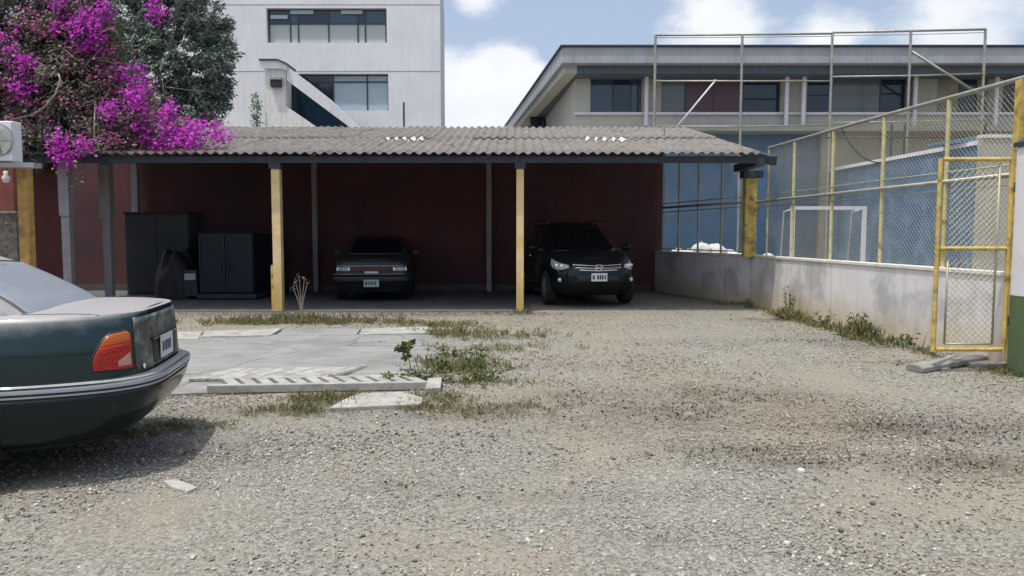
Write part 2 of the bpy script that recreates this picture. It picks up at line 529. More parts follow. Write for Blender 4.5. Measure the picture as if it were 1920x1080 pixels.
SOIL = []
for (px, py, rx, ry, a) in ((1230, 775, 1.2, 0.5, 0.75), (1420, 748, 0.7, 0.32, 0.85), (1080, 745, 0.6, 0.28, 0.75), (1300, 735, 0.9, 0.2, 0.7), (1400, 845, 0.5, 0.14, 0.8), (1490, 868, 0.35, 0.08, 1.0),
                            (1720, 800, 0.8, 0.28, 0.85), (1840, 870, 0.55, 0.22, 1.0), (1620, 800, 0.45, 0.2, 0.8), (1900, 800, 0.5, 0.3, 0.6), (930, 770, 0.45, 0.2, 0.8),
                            (820, 775, 0.4, 0.2, 0.8), (560, 770, 0.6, 0.2, 0.8), (1090, 760, 0.4, 0.2, 0.6), (250, 850, 0.6, 0.3, 0.8),
                            (1560, 640, 1.6, 0.25, 0.5), (1700, 650, 0.9, 0.18, 0.8), (1480, 600, 1.0, 0.2, 0.8), (760, 590, 2.4, 0.22, 0.7),
                            (470, 590, 2.0, 0.3, 0.7), (1240, 1010, 0.2, 0.05, 0.8), (1000, 930, 0.5, 0.1, 0.4), (760, 910, 0.3, 0.08, 0.5)):
    p = on_ground(px, py)
    SOIL.append((p.x, p.y, rx, ry, a))
BARE = []
for (px, py, rx, ry) in ((1560, 712, 0.9, 0.22), (1440, 690, 0.9, 0.2), (1170, 1050, 0.7, 0.25), (1430, 815, 0.5, 0.14), (1450, 905, 0.6, 0.14), (1350, 660, 0.9, 0.3), (930, 950, 0.5, 0.1), (1600, 890, 0.5, 0.1), (1100, 700, 0.6, 0.2)):
    p = on_ground(px, py)
    BARE.append((p.x, p.y, rx, ry))
def bare(x, y):
    s = 0.0
    for (cx, cy, rx, ry) in BARE:
        d = ((x - cx) / rx) ** 2 + ((y - cy) / ry) ** 2
        if d < 5:
            s = max(s, math.exp(-d))
    return s
def soil(x, y):
    s = 0.0
    for (cx, cy, rx, ry, a) in SOIL:
        d = ((x - cx) / rx) ** 2 + ((y - cy) / ry) ** 2
        if d < 6:
            s = max(s, 0.8 * a * math.exp(-d * 0.6))
    return s
xs = np.concatenate([np.array([-400, -150, -60, -30, -18]), np.arange(-12, 12.01, 0.12), np.array([18, 30, 60, 150, 400])])
ys = np.concatenate([np.array([-200, -60, -20, -6, -2]), np.arange(0, 22.01, 0.12), np.array([28, 40, 70, 150, 500])])
gv, soilv = [], []
for y in ys:
    for x in xs:
        bmp = 0.0
        if 0 <= y <= 13 and abs(x) < 11:
            bmp = 0.012 * mnoise.noise(Vector((x * 0.8, y * 0.8, 0))) + 0.006 * mnoise.noise(Vector((x * 2.6, y * 2.6, 3)))
        gv.append((x, y, gz(x, y) + bmp - 0.004))
        soilv.append(soil(x, y) if (0 <= y <= 22 and abs(x) < 12) else 0.0)
nx, ny = len(xs), len(ys)
gf = [(j * nx + i, j * nx + i + 1, (j + 1) * nx + i + 1, (j + 1) * nx + i) for j in range(ny - 1) for i in range(nx - 1)]
me = bpy.data.meshes.new('ground')
me.from_pydata(gv, [], gf)
me.polygons.foreach_set("use_smooth", [True] * len(me.polygons))
at_s = me.attributes.new('soil', 'FLOAT', 'POINT')
at_s.data.foreach_set('value', soilv)
me.materials.append(M['ground'])
ground = bpy.data.objects.new('ground', me)
COL.objects.link(ground)
tag(ground, 'pale grey gravel and tan dirt of the open yard', 'ground', kind='structure')

# floor under the carport and of the court
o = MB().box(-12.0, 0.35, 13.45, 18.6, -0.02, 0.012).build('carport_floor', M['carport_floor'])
tag(o, 'dark dusty floor under the carport roof', 'floor', kind='structure')
mb = MB()
mb.prism([(4.95, 7.9, -0.05), (4.95, 14.9, -0.05), (3.75, 18.6, -0.05), (3.75, 30.5, -0.05), (12.5, 30.5, -0.05), (13.2, 20.8, -0.05), (13.2, 7.9, -0.05)], (0, 0, 0.07))
o = mb.build('court_floor', M['concrete_dark'])
tag(o, 'grey concrete floor of the ball court behind the fence', 'court', kind='structure')

# concrete pad of cast strips in the yard
def slab_on_ground(px_poly, thick, name, m, parent=None, lift=0.0, bevel=0.008):
    pts = [on_ground(*p) for p in px_poly]
    # densify so the slab follows the yard
    mb_ = MB()
    n = len(pts)
    top = [Vector((p.x, p.y, p.z + thick + lift)) for p in pts]
    bot = [Vector((p.x, p.y, p.z - 0.03)) for p in pts]
    mb_.add(top + bot, [tuple(range(n)), tuple(range(2 * n - 1, n - 1, -1))] + [(i, i + n, (i + 1) % n + n, (i + 1) % n) for i in range(n)])
    return mb_.build(name, m, parent, bevel=bevel)
PAD_R = [on_ground(*q) for q in ((330, 743), (790, 722), (825, 690), (805, 630))]
P = []
for i in range(31):
    y = PAD_R[0].y + (PAD_R[-1].y - PAD_R[0].y) * i / 30
    ysr = [PAD_R[1].y - 0.05] + [p_.y for p_ in PAD_R[1:]]
    xr_ = float(np.interp(y, [p_.y for p_ in PAD_R[1:]], [p_.x for p_ in PAD_R[1:]]))
    if y < PAD_R[1].y:
        xr_ = PAD_R[0].x + (PAD_R[1].x - PAD_R[0].x) * (y - PAD_R[0].y) / (PAD_R[1].y - PAD_R[0].y)
    P.append([(-7.5 + (xr_ + 7.5) * j / 20, y, gz(0, y) + 0.028 + (0 if 0 < i < 30 and 0 < j < 20 else -0.006)) for j in range(21)])
mb_ = MB().grid(P)
for edge in ([r[-1] for r in P], P[0], P[-1]):
    mb_.grid([[p_ for p_ in edge], [(p_[0], p_[1], p_[2] - 0.12) for p_ in edge]])
pad = mb_.build('concrete_pad', M['concrete'], None, angle=40)
tag(pad, 'flat weathered concrete pad beside the gravel', 'pavement', kind='structure')
slab_on_ground([(680, 621), (803, 617), (806, 629), (672, 632)], 0.042, 'slab', M['concrete_pale'], pad)
slab_on_ground([(385, 626), (528, 621), (508, 634), (378, 637)], 0.045, 'slab', M['concrete_pale'], pad)
slab_on_ground([(240, 630), (380, 626), (372, 641), (230, 645)], 0.04, 'slab', M['concrete_pale'], pad)
slab_on_ground([(533, 621), (676, 620), (668, 633), (516, 634)], 0.036, 'slab', M['concrete'], pad)

# ------------------------------------------------------------------ maroon back wall
mw = thing('boundary_wall', 'tall dark maroon wall closing the back of the carport', 'wall', (-4.0, 18.7, 0))
MB().box(-9.5, 7.80, -0.1, 0.1, 0, 3.9).build('wall_panel', M['maroon'], mw)
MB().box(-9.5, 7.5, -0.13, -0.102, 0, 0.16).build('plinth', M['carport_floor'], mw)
M['red_side'] = mat('dull_red_wall_paint', (0.085, 0.022, 0.02), 0.85, var=0.2, vscale=2, bump=0.15)
mw2 = thing('boundary_wall', 'dark red side wall seen past the yellow post by the air conditioner', 'wall', (-9.2, 14.6, 0))
MB().box(-8.0, 0.42, -0.1, 0.1, 0, 3.0).build('wall_panel', M['red_side'], mw2)

# ------------------------------------------------------------------ carport
EAVE_Y, RIDGE_Y = 13.35, 19.5
EAVE_Z = at(900, 287, EAVE_Y).z
RIDGE_Z = at(900, 239, RIDGE_Y).z
SLOPE = (RIDGE_Z - EAVE_Z) / (RIDGE_Y - EAVE_Y)
ROOF_X1 = at(1428, 285, EAVE_Y).x
cp = thing('carport', 'long open carport with weathered corrugated grey roof and yellow posts', 'carport', (0, EAVE_Y, 0))
PITCHW, NW = 0.177, 5
sheet_w = PITCHW * NW
def sheet_mesh(length, seed):
    rr = random.Random(seed)
    P = []
    nu, nv = NW * 8, 3
    for i in range(nu + 2):
        x = i / 8 * PITCHW
        P.append([(x, length * j / nv, 0.023 * math.cos(2 * math.pi * x / PITCHW) + rr.uniform(-.0015, .0015)) for j in range(nv + 1)])
    mb_ = MB().grid(P)
    mb_.grid([[(x, y, z - 0.008) for (x, y, z) in r] for r in P])
    # front edge
    n = nu + 2
    off = n * (nv + 1)
    for i in range(n - 1):
        mb_.f.append((i * (nv + 1), (i + 1) * (nv + 1), off + (i + 1) * (nv + 1), off + i * (nv + 1)))
    return mb_.mesh('corrugated_sheet', M['cement_sheet'], True)
slen = math.hypot(RIDGE_Y - EAVE_Y, RIDGE_Z - EAVE_Z)
ang = math.atan2(RIDGE_Z - EAVE_Z, RIDGE_Y - EAVE_Y)
rows = 2
row_l = slen / rows
sms = [sheet_mesh(row_l + 0.14, k) for k in range(4)]
ncol = 16
for r in range(rows):
    for c in range(ncol):
        x0 = ROOF_X1 - (c + 1) * sheet_w
        d = r * row_l - (0.0 if r == 0 else 0.14)
        sh = inst('corrugated_sheet', sms[(r * 3 + c) % 4], cp,
                  (x0, d * math.cos(ang), EAVE_Z + d * math.sin(ang) + 0.011 * (1 if r else 0) + random.uniform(-.002, .002) + 0.003 * (c % 2)),
                  (ang + random.uniform(-.004, .004), 0, 0))
        if (r, c) in ((1, 6), (1, 8)):
            pass
# pale sealant on a few crests
for (pxa, pxb, py) in ((700, 772, 262), (1078, 1150, 261)):
    p = at((pxa + pxb) / 2, py, 15.85)
    k = int(round((ROOF_X1 - p.x) / PITCHW))
    for q in range(-3, 2):
        szq = random.uniform(0.65, 1.15)
        xx = ROOF_X1 - (k + q) * PITCHW
        yy = p.y + (0 if pxa < 900 else 0.05 * q)
        zz = EAVE_Z + (yy - EAVE_Y) * SLOPE + 0.036
        mbp = MB()
        P = []
        for i in range(7):
            a = (i / 6 - 0.5) * 2
            P.append([(xx + a * 0.07 * szq * (1 - 0.35 * max(0, b_) - 0.15 * abs(b_)), yy - EAVE_Y + b_ * 0.30 * szq + random.uniform(-.05, .05),
                       zz + b_ * 0.30 * szq * SLOPE + 0.027 * math.cos(math.pi * a * 0.075 / PITCHW * 2) - 0.018 + 0.006 * (1 - abs(b_)) + (0.012))
                      for b_ in (-1, -0.4, 0.4, 1)])
        mbp.grid(P)
        mbp.build('sealant_patch', M['white_patch'], cp, True)
# eave beam, ridge beam, rafters
XL = ROOF_X1 - ncol * sheet_w
MB().box(XL, ROOF_X1 - 0.05, 0.16, 0.26, EAVE_Z - 0.155, EAVE_Z - 0.035).build('eave_beam', M['steel_dark'], cp)
MB().box(XL, ROOF_X1 - 0.05, 5.0, 5.1, EAVE_Z + 5.0 * SLOPE - 0.16, EAVE_Z + 5.0 * SLOPE - 0.05).build('rear_beam', M['steel_dark'], cp)
for k in range(4):
    yy = 1.2 + k * 1.15
    MB().box(XL, ROOF_X1 - 0.05, yy, yy + 0.05, EAVE_Z + yy * SLOPE - 0.095, EAVE_Z + yy * SLOPE - 0.03).build('purlin', M['steel_dark'], cp)
POST_Y = 13.62
for (pxt, pxb, w, m) in ((522, 524, 0.155, 'post_tan'), (975, 975, 0.135, 'post_tan')):
    pb = at(pxb, 580, POST_Y)
    zt = at(pxt, 317, POST_Y).z
    x = pb.x
    MB().box(x - w / 2, x + w / 2, POST_Y - EAVE_Y - w / 2, POST_Y - EAVE_Y + w / 2, -0.05, zt).build('post', M[m], cp, bevel=0.008)
    MB().box(x - w / 2 - 0.03, x + w / 2 + 0.03, POST_Y - EAVE_Y - w / 2 - 0.03, POST_Y - EAVE_Y + w / 2 + 0.03, zt + 0.001, EAVE_Z - 0.157).build('post_bracket', M['steel_dark'], cp)
    MB().bar((x, 0.3, EAVE_Z - 0.12), (x, 5.0, EAVE_Z + 5.0 * SLOPE - 0.20), 0.08, 0.12).build('rafter', M['steel_dark'], cp)
# short yellow stub against the first post
x = at(514, 500, POST_Y).x
MB().box(x - 0.05, x + 0.03, POST_Y - EAVE_Y - 0.04, POST_Y - EAVE_Y + 0.04, -0.05, at(516, 497, POST_Y).z).build('post_stub', M['yellow'], cp)
# column on the low wall that carries the open end
x = at(1405, 400, 14.75).x
cy0 = 14.75 - EAVE_Y
MB().box(x - 0.115, x + 0.115, cy0 - 0.11, cy0 + 0.11, 0.97, EAVE_Z - 0.34).build('end_column', M['yellow'], cp, bevel=0.012)
MB().box(x - 0.17, x + 0.22, cy0 - 0.15, cy0 + 0.15, EAVE_Z - 0.338, EAVE_Z - 0.20).build('column_head', M['steel_dark'], cp, bevel=0.01)
MB().bar((x + 0.06, 0.27, EAVE_Z - 0.11), (x + 0.02, 5.0, EAVE_Z + 5.0 * SLOPE - 0.2), 0.12, 0.16).build('rafter', M['steel_dark'], cp)
MB().box(x - 0.1, ROOF_X1 - 0.02, 0.27, cy0 + 0.2, EAVE_Z - 0.20, EAVE_Z - 0.06).build('end_bracket', M['steel_dark'], cp)
# slim grey rear posts
for (px, Y, w) in ((592, 18.3, 0.115), (917, 18.3, 0.12), (258, 18.3, 0.15)):
    p = at(px, 480, Y)
    MB().box(p.x - w / 2, p.x + w / 2, Y - EAVE_Y - 0.05, Y - EAVE_Y + 0.05, 0, EAVE_Z + (Y - EAVE_Y) * SLOPE - 0.12).build('rear_post', M['grey_post'], cp)
# two stepped grey posts near the plants: wide sleeve above a slimmer shaft
for (px0, px1, sx0, sx1, pys, Y) in ((113, 132, 121, 136, 405, 13.9), (188, 208, 197, 211, 410, 15.2)):
    a, b_, c, d = at(px0, 330, Y), at(px1, 330, Y), at(sx0, 480, Y), at(sx1, 480, Y)
    zs = at(px0, pys, Y).z
    MB().box(c.x, d.x, Y - EAVE_Y - 0.06, Y - EAVE_Y + 0.06, -0.05, zs).build('post_shaft', M['grey_post'], cp)
    MB().box(a.x, b_.x, Y - EAVE_Y - 0.09, Y - EAVE_Y + 0.09, zs + 0.001, EAVE_Z + (Y - EAVE_Y) * SLOPE - 0.06).build('post_sleeve', M['grey_post'], cp)
# a hanging bulb near the open end
p = at(1245, 300, 16.8)
bl = thing('hanging_bulb', 'small white bulb hanging under the carport roof near the court', 'lamp', (p.x, 16.8, p.z))
MB().lathe([(0.0, -0.07), (0.03, -0.06), (0.045, -0.02), (0.03, 0.03), (0.018, 0.06), (0.0, 0.06)], 12).build('bulb', M['white_paint'], bl, True)
MB().tube([(0, 0, 0.06), (0, 0, 0.7)], 0.006, 5).build('cable', M['black_plastic'], bl)
# ------------------------------------------------------------------ low wall, fence, gate
PA, PB, PD = Vector((3.58, 18.6, 0)), Vector((4.8, 14.85, 0)), Vector((5.30, 7.9, 0))
def fence_point(px):
    """where the sight line of column px meets the fence line in plan"""
    k = (px - 960) / F_PX / math.cos(PITCH)
    k = (px - 960) / F_PX
    for (a, b_) in ((PB, PD), (PA, PB)):
        # x = k*y*c, on a + t(b-a)
        t = (k * a.y - a.x) / ((b_.x - a.x) - k * (b_.y - a.y))
        if -0.02 <= t <= 1.02:
            return a + (b_ - a) * t
    return a
WALL_H = 0.99
M['joint_dark'] = mat('dark_damp_joint', (0.05, 0.04, 0.03), 0.9, var=0.3)
lw = thing('low_wall', 'low weathered white wall with pale capping below the chain link fence', 'wall', PB)
def wall_seg(a, b_, z0, z1, th, name, m, parent, gap=0.0, bevel=0.0):
    a, b_ = Vector(a), Vector(b_)
    t = (b_ - a).normalized()
    n = Vector((t.y, -t.x, 0))
    if n.x < 0: n = -n            # away from the yard
    a, b_ = a + t * gap, b_ - t * gap
    pts = [a, b_, b_ + n * th, a + n * th]
    pts = [Vector((p.x - PB.x, p.y - PB.y, z0)) for p in pts]
    return MB().prism(pts, (0, 0, z1 - z0)).build(name, m, parent, bevel=bevel)
joints = [PA, fence_point(1360), fence_point(1408), PD]
for i in range(len(joints) - 1):
    wall_seg(joints[i], joints[i + 1], -0.2, WALL_H - 0.03, 0.15, 'wall_panel', M['low_wall'], lw, 0.016)
    if i:
        wall_seg(joints[i] - (joints[i] - joints[i - 1]).normalized() * 0.017, joints[i] + (joints[i + 1] - joints[i]).normalized() * 0.017, -0.2, WALL_H - 0.034, 0.1, 'joint', M['joint_dark'], lw).location.x += 0.02
for a, b_ in ((PA, PB), (PB, PD)):
    o = wall_seg(a, b_, WALL_H - 0.028, WALL_H + 0.02, 0.19, 'capping', M['wall_cap'], lw, 0.002, 0.008)
    o.location.x -= 0.02

cf = thing('chain_link_fence', 'chain link fence on faded yellow posts standing on the low wall', 'fence', PB)
TOP_Z, MID_Z = 3.06, 2.05
def chain_panel(a, b_, z0, z1, pitch=0.068, r=0.0019, origin=PB, name='chain_link_mesh', parent=cf):
    a, b_ = Vector(a), Vector(b_)
    L_ = (b_ - a).length
    t = (b_ - a).normalized()
    H = z1 - z0
    mb_ = MB()
    nrm = Vector((t.y, -t.x, 0))
    def P(u, z, o_=0.0):
        return Vector((a.x - origin.x, a.y - origin.y, 0)) + t * u + nrm * o_ + Vector((0, 0, z))
    for sgn in (1, -1):
        c = -H + (0 if sgn > 0 else H)
        lo, hi = (-H, L_) if sgn > 0 else (0, L_ + H)
        k = lo
        while k < hi:
            # line u = k + sgn*z
            z_a, z_b = 0.0, H
            if sgn > 0:
                z_a, z_b = max(0, -k), min(H, L_ - k)
            else:
                z_a, z_b = max(0, k - L_), min(H, k)
            if z_b - z_a > 0.01:
                mb_.tube([P(k + sgn * z_a, z0 + z_a, sgn * r), P(k + sgn * z_b, z0 + z_b, sgn * r)], r, 4, False)
            k += pitch
    return mb_.build(name, M['wire'], parent, recalc=False)
def L0(p, z):
    return (p.x - PB.x, p.y - PB.y, z)
off = Vector((0.07, 0, 0))
post_px = [1236, 1266, 1302, 1345]
pts = [fence_point(p) + off for p in post_px]
for p in pts:
    MB().tube([L0(p, WALL_H + .02), L0(p, EAVE_Z + (p.y - EAVE_Y) * SLOPE - 0.15)], 0.025, 8).build('post', M['rail_grey'], cf, True, 40)
a, b_ = pts[0], fence_point(1398) + off
MB().tube([L0(a, MID_Z + 0.02), L0(b_, MID_Z + 0.02)], 0.028, 8).build('rail', M['rail_grey'], cf, True)
MB().tube([L0(a, MID_Z + 0.12), L0(b_, MID_Z + 0.13)], 0.012, 6).build('tension_wire', M['wire'], cf, True)
MB().tube([L0(a, MID_Z - 0.09), L0(b_, MID_Z - 0.07)], 0.012, 6).build('tension_wire', M['wire'], cf, True)
MB().tube([L0(a, WALL_H + 0.07), L0(b_, WALL_H + 0.08)], 0.014, 6).build('rail', M['rail_grey'], cf, True)
chain_panel(a, b_, WALL_H + 0.05, 3.1)
mainp = [1477, 1548, 1640, 1757, 1888]
pts2 = [fence_point(1430) + off] + [fence_point(p) + off for p in mainp]
for i, p in enumerate(pts2):
    if i == 0:
        MB().tube([L0(p, WALL_H + .02), L0(p, TOP_Z)], 0.02, 8).build('post', M['yellow_pale'], cf, True, 40)
    elif i < 5:
        MB().tube([L0(p, WALL_H + .02), L0(p, TOP_Z - 0.02)], 0.027, 10).build('post', M['yellow_pale'], cf, True, 40)
end = Vector((5.42, 6.2, 0)) + off
MB().tube([L0(pts2[0], TOP_Z), L0(pts2[3], TOP_Z + 0.005), L0(pts2[-1], TOP_Z - 0.01), L0(end, TOP_Z - 0.02)], 0.028, 8).build('top_rail', M['rail_grey'], cf, True)
MB().tube([L0(fence_point(1416), MID_Z), L0(pts2[-1], MID_Z)], 0.026, 8).build('rail', M['rail_grey'], cf, True)
for dz in (0.11, -0.10):
    MB().tube([L0(fence_point(1416), MID_Z + dz), L0(pts2[3], MID_Z + dz * 1.1), L0(pts2[-1], MID_Z + dz)], 0.008, 5).build('tension_wire', M['wire'], cf, True)
for i in range(len(pts2) - 1):
    chain_panel(pts2[i], pts2[i + 1], WALL_H + 0.04, TOP_Z)
chain_panel(pts2[-1], end, 1.2, TOP_Z)
# heavy rusty gate post and its thinner neighbour
pd = pts2[-1]
MB().box(pd.x - PB.x - 0.045, pd.x - PB.x + 0.045, pd.y - PB.y - 0.045, pd.y - PB.y + 0.045, -0.25, TOP_Z - 0.03).build('gate_post', M['yellow'], cf, bevel=0.006)
p2 = pd + Vector((0.06, -0.12, 0))
MB().tube([L0(p2, 0.0), L0(p2, TOP_Z - 0.04)], 0.03, 8).build('post', M['yellow'], cf, True, 40)
# loose cable hanging off the top rail
c0, c1 = fence_point(1562) + off, fence_point(1640) + off
cable = []
for i in range(13):
    t = i / 12
    p = c0.lerp(c1, t)
    cable.append(L0(p, TOP_Z - 0.02 - 0.62 * (1 - (1 - t) ** 2)))
MB().tube(cable, 0.009, 5).build('loose_cable', M['black_plastic'], cf, True)

# open gate: swung square to the fence
GY = 7.75
gl, gr_ = at(1757, 475, GY).x, at(1890, 475, GY).x
gz0, gz1 = at(1820, 655, GY).z, at(1820, 297, GY).z
gt = thing('mesh_gate', 'yellow framed chain link gate standing open beside the green wall', 'gate', (gl, GY, 0))
gw = gr_ - gl
T = 0.024
for x in (0, gw):
    MB().tube([(x, 0, gz0 - 0.02), (x, 0, gz1)], T, 10).build('stile', M['yellow'], gt, True, 40)
for z in (gz0, at(1820, 466, GY).z, gz1 - 0.01):
    MB().tube([(T, 0, z), (gw - T, 0, z)], T * 0.95, 10).build('rail', M['yellow'], gt, True, 40)
zi = at(1820, 645, GY).z
MB().tube([(0.12, 0, zi), (gw - 0.14, 0, zi)], 0.011, 6).build('tension_bar', M['wire'], gt, True)
MB().tube([(0.115, 0, zi), (0.115, 0, at(1770, 490, GY).z)], 0.011, 6).build('tension_bar', M['wire'], gt, True)
MB().tube([(gw - 0.125, 0, zi), (gw - 0.125, 0, gz1 - 0.05)], 0.011, 6).build('tension_bar', M['wire'], gt, True)
MB().box(0.027, 0.075, -0.01, 0.01, at(1765, 490, GY).z, at(1765, 468, GY).z).build('latch', M['yellow'], gt)
for zz in (gz0 + 0.3, gz1 - 0.3):
    MB().tube([(gw + T, 0, zz - 0.05), (gw + T, 0, zz + 0.05)], 0.018, 8).build('hinge', M['steel_dark'], gt, True, 40)
chain_panel(Vector((0.11, 0, 0)), Vector((gw - 0.12, 0, 0)), zi, gz1 - 0.03, 0.065, 0.0021, Vector((0, 0, 0)), 'chain_link_mesh', gt)

# white and green stair-side wall at the frame edge
wg = thing('stair_wall', 'white wall with green lower half and dark sloping coping beside the gate', 'wall', (0, 7.55, 0))
xw = at(1900, 400, 7.74).x
zg = at(1905, 556, 7.55).z
zt = at(1899, 273, 7.55).z
def slope_wall(z0a, z0b, z1a, z1b, y0, y1, name, m, x0=xw, x1=xw + 1.6):
    return MB().prism([(x0, y0, z0a), (x1, y0, z0b), (x1, y0, z1b), (x0, y0, z1a)], (0, y1 - y0, 0)).build(name, m, wg)
slope_wall(-0.3, -0.3, zg, zg, 0, 0.18, 'green_dado', M['green_paint'])
slope_wall(zg + .002, zg + .002, zt, zt + 0.7, 0.003, 0.18, 'white_panel', M['white_paint'])
slope_wall(zt + .002, zt + .702, zt + 0.05, zt + 0.75, -0.03, 0.21, 'coping', M['steel_dark'], xw - 0.02)

# ------------------------------------------------------------------ white building
WY = 32.0
wb = thing('white_building', 'tall white block with strip windows and an outside stair', 'building', (-8, WY, 0))
def px_box(px0, px1, py0, py1, Y, y0, y1, name, m, parent, O, bevel=0.0):
    """box whose front outline is measured at depth Y; y0/y1 are its depth range; O is the parent's location"""
    a, b_ = at(px0, py0, Y), at(px1, py1, Y)
    return MB().box(a.x - O[0], b_.x - O[0], y0 - O[1], y1 - O[1], b_.z - O[2], a.z - O[2]).build(name, m, parent, bevel=bevel)
OW = (-8, WY, 0)
xr, xl = at(826, 120, WY).x, -19.0
zb1, zt1 = at(600, 80, WY).z, at(600, 15, WY).z
zb2, zt2 = at(600, 207, WY).z, at(600, 138, WY).z
xw0, xw1 = at(500, 50, WY).x, at(725, 50, WY).x
xv0, xv1 = at(560, 170, WY).x, at(728, 170, WY).x
TH = 0.35
def wbox(x0, x1, z0, z1, name='wall_panel', m=None, y0=0.0, y1=TH):
    return MB().box(x0 + 8, x1 + 8, y0, y1, z0, z1).build(name, m or M['white_wall'], wb)
wbox(xl, xr, zt1 + .001, 14.0)
wbox(xl, xw0 - .001, zb1, zt1); wbox(xw1 + .001, xr, zb1, zt1)
wbox(xl, xr, zt2 + .001, zb1 - .001)
wbox(xl, xv0 - .001, zb2, zt2); wbox(xv1 + .001, xr, zb2, zt2)
wbox(xl, xr, 0, zb2 - .001)
# flank, roof slab and interior darkness
MB().prism([(xr + 8 - 0.3, TH + .002, 0), (xr + 8, TH + .002, 0), (xr + 8 - 0.9, 12, 0), (xr + 8 - 1.2, 12, 0)], (0, 0, 14.0)).build('flank_wall', M['white_wall'], wb)
wbox(xl, xr - 0.95, 14.002, 14.2, 'roof', M['concrete_grey'], 0, 12)
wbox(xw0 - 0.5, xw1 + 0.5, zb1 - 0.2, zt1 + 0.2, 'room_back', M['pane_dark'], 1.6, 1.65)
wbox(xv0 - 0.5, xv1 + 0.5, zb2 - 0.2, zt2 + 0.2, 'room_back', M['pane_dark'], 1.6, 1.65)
# floor-line grooves and lighter bands
for py in (9, 134):
    z = at(600, py, WY).z
    wbox(xl, xr, z - 0.015, z + 0.015, 'groove', M['groove'], -0.004, 0.0)
def window(x0, x1, z0, z1, cols, zsplit, kinds, kinds_top, fr=0.055):
    w = MB()
    wn_ = w.box(x0 + 8, x1 + 8, 0.2, 0.26, z1 - fr, z1).box(x0 + 8, x1 + 8, 0.2, 0.26, z0, z0 + fr * 0.6).build('window', M['frame_dark'], wb)
    for (zz0, zz1, ks, cc) in ((z0 + fr * .6, zsplit - fr / 2, kinds, cols), (zsplit + fr / 2, z1 - fr, kinds_top, cols)):
        for i in range(len(cc) - 1):
            MB().box(cc[i] + 8 + fr / 2, cc[i + 1] + 8 - fr / 2, 0.225, 0.235, zz0, zz1).build('pane', M[ks[i % len(ks)]], wn_)
    for c in cols:
        MB().box(c + 8 - fr / 2, c + 8 + fr / 2, 0.195, 0.255, z0 + fr * .6, z1 - fr - .001).build('mullion', M['frame_dark'], wn_)
    MB().box(x0 + 8, x1 + 8, 0.19, 0.27, zsplit - fr / 2, zsplit + fr / 2).build('transom', M['frame_dark'], wn_)
    return wn_
X = lambda px, Y=WY: at(px, 100, Y).x
window(xw0 + .03, xw1 - .03, zb1, zt1, [X(q) for q in (503, 543, 558, 615, 670, 684, 723)], at(600, 42, WY).z,
       ['blind'] * 6, ['pane_dark', 'pane_blue', 'pane_dark', 'pane_blue', 'pane_dark', 'pane_blue'])
# grey awning sashes half hidden in the head of the upper window
for (a, b_, pya, pyb) in ((545, 588, 20, 27), (640, 680, 20, 27), (508, 540, 29, 36)):
    px_box(a, b_, pya, pyb, WY + 0.2, WY + 0.14, WY + 0.19, 'sash', M['blind_blue'], wb, OW)
window(xv0 + .03, xv1 - .03, zb2, zt2, [X(q) for q in (562, 622, 686, 726)], at(600, 152, WY).z,
       ['pane_dark', 'blind_blue', 'blind_blue'], ['pane_dark', 'blind_blue', 'blind_blue'])
# outside stair: pier, cap, sloping parapet, lower wedge
SY0, SY1 = 30.4, 31.3
def spoly(pp, Y0, Y1, name, m, bevel=0.0):
    pts = [at(p[0], p[1], Y0) for p in pp]
    pts = [Vector((p.x - OW[0], p.y - OW[1], p.z)) for p in pts]
    return MB().prism(pts, (0, Y1 - Y0, 0)).build(name, m, wb, bevel=bevel)
spoly([(497, 128), (536, 128), (536, 260), (497, 260)], SY0, SY1, 'stair_pier', M['white_old'])
spoly([(487, 113), (520, 113), (537, 121), (537, 132), (527, 127.9), (494, 127.9), (487, 124)], SY0 - 0.15, SY1 + 0.1, 'stair_cap', M['white_wall'])
spoly([(485, 110), (520, 110), (538, 118), (538, 121), (520, 112.9), (485, 112.9)], SY0 - 0.2, SY1 + 0.15, 'stair_coping', M['steel_dark'])
spoly([(537.3, 124), (576, 152), (619, 186), (668, 235), (703, 272), (699, 272), (655, 238), (537.3, 150)], SY0 - 0.05, SY0 + 0.2, 'stair_parapet', M['white_wall'])
spoly([(536.3, 199), (596, 240), (596, 262), (536.3, 262)], SY0, SY0 + 0.2, 'stair_wedge', M['white_old'])
spoly([(537.5, 146), (700, 268), (700, 300), (610, 300), (537.5, 225)], SY0 + 0.75, SY0 + 0.85, 'stair_shade', M['pane_dark'])  # dark sheet standing in for the shade under the stair
# dark meter box on the pier and plants' stain
px_box(509, 529, 151, 164, SY0, SY0 - 0.18, SY0 - 0.002, 'meter_box', M['black_plastic'], wb, OW, 0.01)
px_box(508, 530, 146, 150.5, SY0, SY0 - 0.2, SY0 - 0.002, 'meter_hood', M['concrete_grey'], wb, OW)
p = at(757, 240, 24.0); q = at(757, 192, 24.0)
tag(MB().tube([(p.x, 24.0, 0.0), (q.x, 24.0, q.z)], 0.03, 8).build('metal_rod', M['steel_dark'], None, True, 40),
    'thin dark upright pipe behind the carport roof', 'pipe')

# ------------------------------------------------------------------ long low building with flat roof
BY = 30.0
rb = thing('low_building', 'long low building with grey flat roof fascia and dark strip windows', 'building', (2.4, BY, 0))
OB = (2.4, BY, 0)
bx0 = at(1078, 180, BY).x
bx1 = 26.0
zs0, zs1 = at(1200, 211, BY).z, at(1200, 142, BY).z
zslab = at(1400, 238, BY).z
